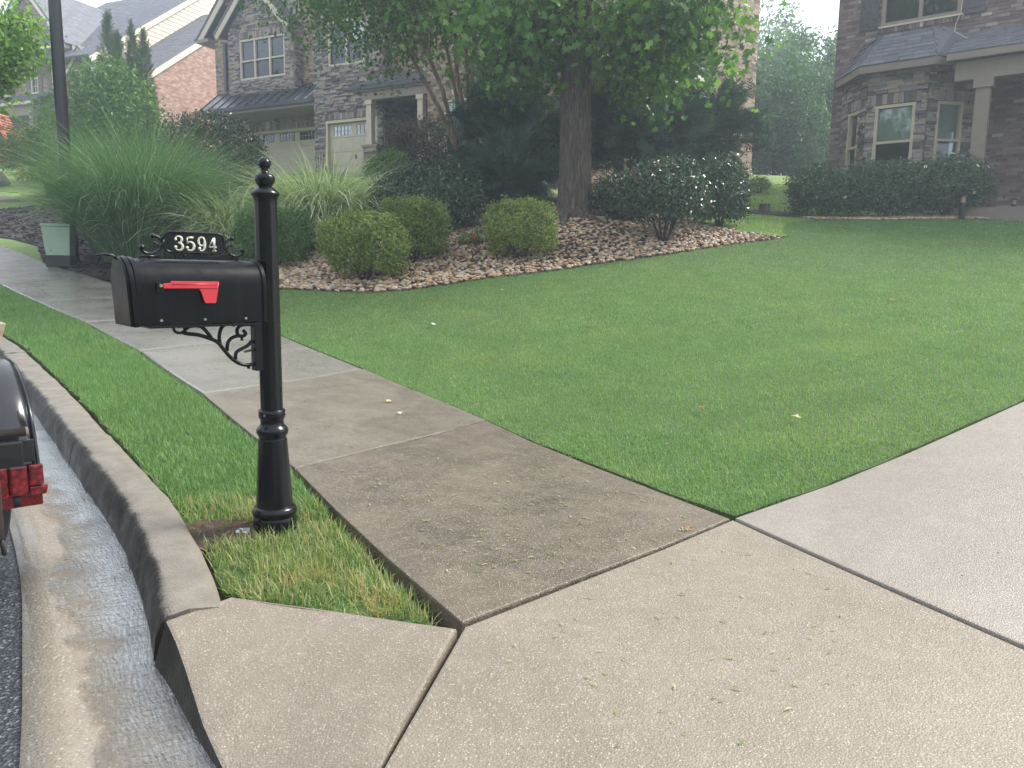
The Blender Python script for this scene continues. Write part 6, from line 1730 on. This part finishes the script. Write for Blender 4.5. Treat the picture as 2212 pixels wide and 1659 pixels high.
# rear crossmember, light, pipes, stake, rail, board
G = Geo(); G.bbox(-.45, -.40, .02, 1.9, zt(.36), zt(.46), .006); G.build('rear_crossmember', MAT['trailer_black'], TR)
G = Geo(); G.bbox(-.44, 2.2, .30, .36, zt(.38), zt(.46), .006); G.bbox(-.44, 2.2, 1.7, 1.76, zt(.38), zt(.46), .006); G.build('frame_rail', MAT['trailer_black'], TR)
G = Geo(); 
for k in range(7): G.bbox(-.40, 2.2, .37 + k * .19, .37 + k * .19 + .18, zt(.462), zt(.50), .006)
dk = G.build('deck', MAT['wood'], TR); dk['kind'] = 'stuff'
G = Geo(); G.box(-.432, -.40, -.035, .14, zt(.205), zt(.33)); tl = G.build('tail_light', MAT['lens_dk'], TR, bevel=.004)
for a, b, zb_ in ((.076, .138, .25), (.012, .072, .255), (-.040, .008, .285)):
    G = Geo(); G.bbox(-.452, -.433, a, b, zt(zb_), zt(.368), .008); G.build('lens', MAT['lens_red'], tl)
G = Geo(); G.prism([(-.044, zt(.25)), (.008, zt(.252)), (.008, zt(.283)), (-.052, zt(.283))], -.455, -.434, 'x'); G.build('lens', MAT['lens_red'], tl, bevel=.003)
G = Geo(); G.tube([(-.40, .05, zt(.21)), (-.40, .05, zt(.25))], .035, 12); G.build('lamp_socket', MAT['rubber'], tl, True)
G = Geo(); G.box(-.428, -.41, -.02, .13, zt(.375), zt(.46)); G.build('lamp_bracket', MAT['trailer_black'], TR, bevel=.003)
G = Geo(); G.tube([(-.47, .012, zt(.50)), (-.47, .42, zt(.495))], .017, 12); pp = G.build('latch_pipe', MAT['rust_steel'], TR, True)
G = Geo(); G.tube([(-.47, .004, zt(.50)), (-.47, .0125, zt(.50))], .0175, 12); G.build('pipe_cap', MAT['wood'], pp)
G = Geo(); G.tube([(-.47 + .03 * math.cos(a), .13, zt(.50) + .035 * math.sin(a)) for a in np.linspace(0, 6.283, 14)], .008, 6); G.build('latch_ring', MAT['rust_steel'], pp, True)
G = Geo(); G.bbox(-.66, -.625, .125, .168, zt(.16), zt(.84), .004); stk = G.build('gate_upright', MAT['rust_steel'], TR)
G = Geo(); G.tube([(-.64, .135, zt(.17)), (-.64, .128, zt(.10))], .008, 6); G.tube([(-.64, .19, zt(.24)), (-.64, .21, zt(.18))], .02, 8); G.build('gate_pin', MAT['rust_steel'], stk, True)
G = Geo(); G.add([(-.36, .03, zt(.895)), (-.36, .16, zt(.905)), (-.36, .16, zt(.70)), (-.36, .085, zt(.72)), (-.36, .04, zt(.86)), (1.9, .03, zt(.895)), (1.9, .16, zt(.905)), (1.9, .16, zt(.70)), (1.9, .085, zt(.72)), (1.9, .04, zt(.86))], [(0, 1, 2, 3, 4), (9, 8, 7, 6, 5), (0, 5, 6, 1), (1, 6, 7, 2), (2, 7, 8, 3), (3, 8, 9, 4), (4, 9, 5, 0)])
G.build('side_board', MAT['wood'], TR, bevel=.004)
for sh, r_ in ((0, .009), (.03, .007)):
    G = Geo(); G.tube([(-.47, .30, zt(.74) - sh), (-.48, .19, zt(.73) - sh), (-.485, .12, zt(.67) - sh), (-.48, .115, zt(.60)), (-.46, .15, zt(.56))], r_, 8); G.build('cable', MAT['rubber'], TR, True)
G = Geo(); G.tube([(-.482, .121, zt(.655)), (-.48, .114, zt(.585))], .017, 8); G.build('plug', MAT['rubber'], TR, True)
G = Geo(); G.box(-.432, -.428, .085, .165, zt(.525), zt(.585)); G.build('reflector_plate', MAT['trailer_black'], TR)
for i in range(4):
    for j in range(3):
        G = Geo(); c = (.096 + i * .018, zt(.537 + j * .018 + i * .001)); G.tube([(-.4330, c[0], c[1]), (-.4345, c[0], c[1])], .0042, 6); G.build('reflector_dot', MAT['rim'], TR)

# ------------------------------------------------------------------ orange machine at the far left
ma = lambda x_, y_: ((x_ - 0) * .01746, (403 - y_) * .01746)
MC = empty('orange_machine', (-19.31, 29.2, h1(-19.31, 29.2) - .02), 0, 'orange machine with a louvred hood standing on a perforated leg at the far left', 'machine')
G = Geo(); G.prism([ma(-70, 247), ma(0, 245), ma(12, 250), ma(30, 289), ma(-70, 289)], .03, .77, 'y'); hood = G.build('hood', MAT['smoke_glass'], MC)
for i in range(7):
    y_ = 252 + i * 6.0; xr = 14 + (y_ - 252) * .45
    G = Geo(); G.prism([ma(-68, y_ - 1.9), ma(xr - 2, y_ - 1.9), ma(xr + 1.5, y_ + 1.0), ma(xr, y_ + 2.2), ma(-68, y_ + 1.6)], -.04, .84, 'y'); G.build('louver', MAT['orange'], hood, bevel=.012)
G = Geo(); G.tube([(*(lambda q: (q[0], -.02, q[1]))(ma(a, b)),) for a, b in ((-4, 246), (8, 248), (17, 258), (24, 272), (30, 286))], .05, 8); G.build('hood_rim', MAT['orange'], hood, True)
for y_ in (0.0, .8):
    G = Geo(); G.tube([(ma(a, b)[0], y_, ma(a, b)[1]) for a, b in ((28, 289), (36, 306), (41, 320), (42, 331), (30, 337), (12, 342), (-20, 343))], [.07, .07, .08, .12, .13, .12, .1], 8); G.build('guard_frame', MAT['orange'], MC, True)
G = Geo(); G.tube([(ma(a, b)[0], -.05, ma(a, b)[1]) for a, b in ((-4, 292), (2, 312), (8, 326), (18, 331), (30, 327), (40, 320))], .07, 8); G.build('guard_frame', MAT['orange'], MC, True)
G = Geo(); G.prism([ma(-70, 290), ma(18, 290), ma(22, 328), ma(-70, 336)], .12, .7, 'y'); G.build('engine_panel', MAT['smoke_glass'], MC)
G = Geo(); G.prism([ma(-70, 336), ma(10, 340), ma(10, 344), ma(-70, 352)], .05, .75, 'y'); G.build('chassis', MAT['orange'], MC, bevel=.02)
G = Geo(); G.prism([ma(-10, 336), ma(3, 336), ma(9, 345), ma(10, 360), ma(8, 371), ma(-10, 371)], -.05, .12, 'y'); lg_ = G.build('leg', MAT['rim'], MC, bevel=.02)
for y_ in (340, 348, 356, 364):
    G = Geo(); a = ma(1.5, y_); G.box(a[0] - .08, a[0] + .07, -.056, -.04, a[1] - .018, a[1] + .022); G.build('leg_slot', MAT['interior'], lg_)
G = Geo(); G.prism([ma(-14, 371), ma(9, 370), ma(17, 380), ma(25, 391), ma(26, 397), ma(18, 401.5), ma(-14, 403)], -.22, .35, 'y'); G.build('foot', MAT['mud_tyre'], MC, bevel=.04)
for xw in (-62,):
    G = Geo(); c = ma(xw, 372); G.tube([(c[0], .0, c[1]), (c[0], .28, c[1])], .53, 24); w_ = G.build('wheel', MAT['mud_tyre'], MC, bevel=.05)
    G = Geo(); G.tube([(c[0], -.02, c[1]), (c[0], .0, c[1])], .3, 20); G.build('rim', MAT['rim'], w_)

# ------------------------------------------------------------------ lamp post, utility box, path lights, stump, small things
x, y = -7.93, 13.95
LP = empty('lamp_post', (x, y, h1(x, y) - .03), 0, 'tall black round lamp post rising out of the tall grass', 'lamp post')
G = Geo(); G.lathe([(.135, 0), (.13, .45), (.112, .55), (.104, .9), (.099, 5.2)], 20); G.build('pole', MAT['lamp_black'], LP, True, sharp=40)
G = Geo(); G.lathe([(.05, 5.2), (.16, 5.3), (.20, 5.7), (.22, 5.75), (.05, 6.0)], 16); G.build('lantern', MAT['lamp_black'], LP, True, sharp=40)
x, y = -7.83, 13.46
UB = empty('utility_box', (x, y, h1(x, y) - .03), rad(14), 'pale green utility box on a dark plinth beside the walk', 'utility box')
def taper(g, w0, d0, w1, d1, z0, z1): g.add([(-w0, -d0, z0), (w0, -d0, z0), (w0, d0, z0), (-w0, d0, z0), (-w1, -d1, z1), (w1, -d1, z1), (w1, d1, z1), (-w1, d1, z1)], [(3, 2, 1, 0), (4, 5, 6, 7), (0, 1, 5, 4), (1, 2, 6, 5), (2, 3, 7, 6), (3, 0, 4, 7)])
G = Geo(); taper(G, .19, .17, .20, .18, 0, .19); G.build('plinth', MAT['util_dk'], UB, bevel=.008)
G = Geo(); taper(G, .185, .165, .225, .20, .191, .68); cb = G.build('cabinet', MAT['utility'], UB, bevel=.012)
G = Geo(); taper(G, .237, .212, .225, .20, .681, .73); G.build('lid', MAT['utility'], UB, bevel=.01)
G = Geo(); G.tube([(-.10, -.19, .28), (-.10, -.172, .28)], .012, 8); G.build('lock', MAT['steel'], cb)
for x, y, lab, s_ in ((8.98, 15.78, 'black path light in front of the gardenias', 1.25), (10.62, 16.75, 'black path light beside the porch step', 1.0)):
    r0 = empty('path_light', (x, y, h1(x, y) - .03), 0, lab, 'path light', 'path lights by the right house')
    G = Geo(); G.lathe([(.045 * s_, 0), (.045 * s_, .26 * s_), (.055 * s_, .27 * s_), (.055 * s_, .28 * s_)], 12); G.build('stake', MAT['lamp_black'], r0, True, sharp=40)
    G = Geo(); G.lathe([(.038 * s_, .281 * s_), (.038 * s_, .37 * s_)], 12); G.build('lens', MAT['fixture'], r0, True, sharp=40)
    G = Geo(); G.lathe([(.07 * s_, .371 * s_), (.065 * s_, .39 * s_), (.01, .42 * s_)], 12); G.build('cap', MAT['lamp_black'], r0, True, sharp=40)
x, y = 5.28, 16.6
o = drape('stump_mulch', [(4.75, 16.45), (5.3, 16.1), (6.0, 15.95), (6.15, 16.1), (5.8, 16.7), (5.2, 17.0)], .2, MAT['mulch'], .03, .06, wob=.03); tag(o, 'patch of dark mulch around the small stump', 'mulch', kind='structure')
G = Geo(); G.lathe([(.15, -.05), (.125, .04), (.115, .17), (.105, .185)], 14); ST = G.build('tree_stump', MAT['bark'], None, True, loc=(x, y, h1(x, y)), sharp=50); tag(ST, 'short sawn stump in the dark mulch between the houses', 'stump')
strip_ = [(5.9, 15.72), (7.6, 15.72), (9.6, 15.88), (10.7, 16.3), (10.5, 16.75), (9.4, 16.3), (7.6, 16.1), (5.9, 16.0)]
p = sample_poly(strip_, 1300); N = len(p); r = rng.uniform(.02, .05, N); a = rng.random(N) * 6.28
V, Fq = inst(lumpy(I1v, 9), I1f, np.c_[p, H(p[:, 0], p[:, 1]) + r * .3], axes_from(np.c_[np.cos(a), np.sin(a), np.zeros(N)], np.tile((0, 0, 1.), (N, 1))), np.c_[r * 1.4, r, r * .6])
o = link('hedge_stones', raw_mesh('hedge_stones', V, Fq, MAT['pebble'], np.repeat(rng.random(N), len(I1f)), True)); tag(o, 'tan stones strewn under the gardenia row', 'stones', kind='stuff')
for x_, y_, s_, t_, lab, hf_, dz_ in ((-.90, 5.54, .035, .75, 'tan curled leaf on the second slab of the walk', H, .012), (-.77, 5.22, .034, .98, 'whitish leaf near the tan one on the second slab', H, .012), (-.87, 8.46, .05, 1.0, 'white leaf lying on the lawn beyond the mailbox', HL, .045), (1.82, 4.84, .035, .8, 'pale leaf on the lawn close to the driveway edge', HL, .045), (1.30, 5.16, .035, .3, 'brown leaf on the lawn left of the pale one', HL, .045), (-.74, 6.24, .03, .5, 'small brown leaf at the lawn edge near the walk', HL, .045), (.76, 7.86, .04, .2, 'dark leaf in the middle of the lawn', HL, .045), (.77, 3.2, .022, .35, 'leaf scrap at the corner joint of the walk', H, .012), (4.14, 8.47, .04, .4, 'brown leaf far out on the right side of the lawn', HL, .045), (-.14, 10.15, .045, .95, 'white leaf on the lawn just below the stone bed', HL, .045)):
    fallen(x_, y_, s_, t_, lab, hf_, dz_)

# ------------------------------------------------------------------ haze volume added to imitate a lens veil
hz = Geo(); hz.box(-75, 75, -30, 95, -4.5, 27)
hk = NT('lens_veil_haze'); pv = hk.n('VolumePrincipled'); pv.inputs['Color'].default_value = (.76, .86, 1.0, 1); pv.inputs['Density'].default_value = .0040; pv.inputs['Anisotropy'].default_value = .35
hk.l(pv.outputs[0], hk.out.inputs['Volume'])
o = hz.build('haze', hk.m); tag(o, 'pale haze added over the whole yard to imitate a lens veil', 'haze', kind='stuff')
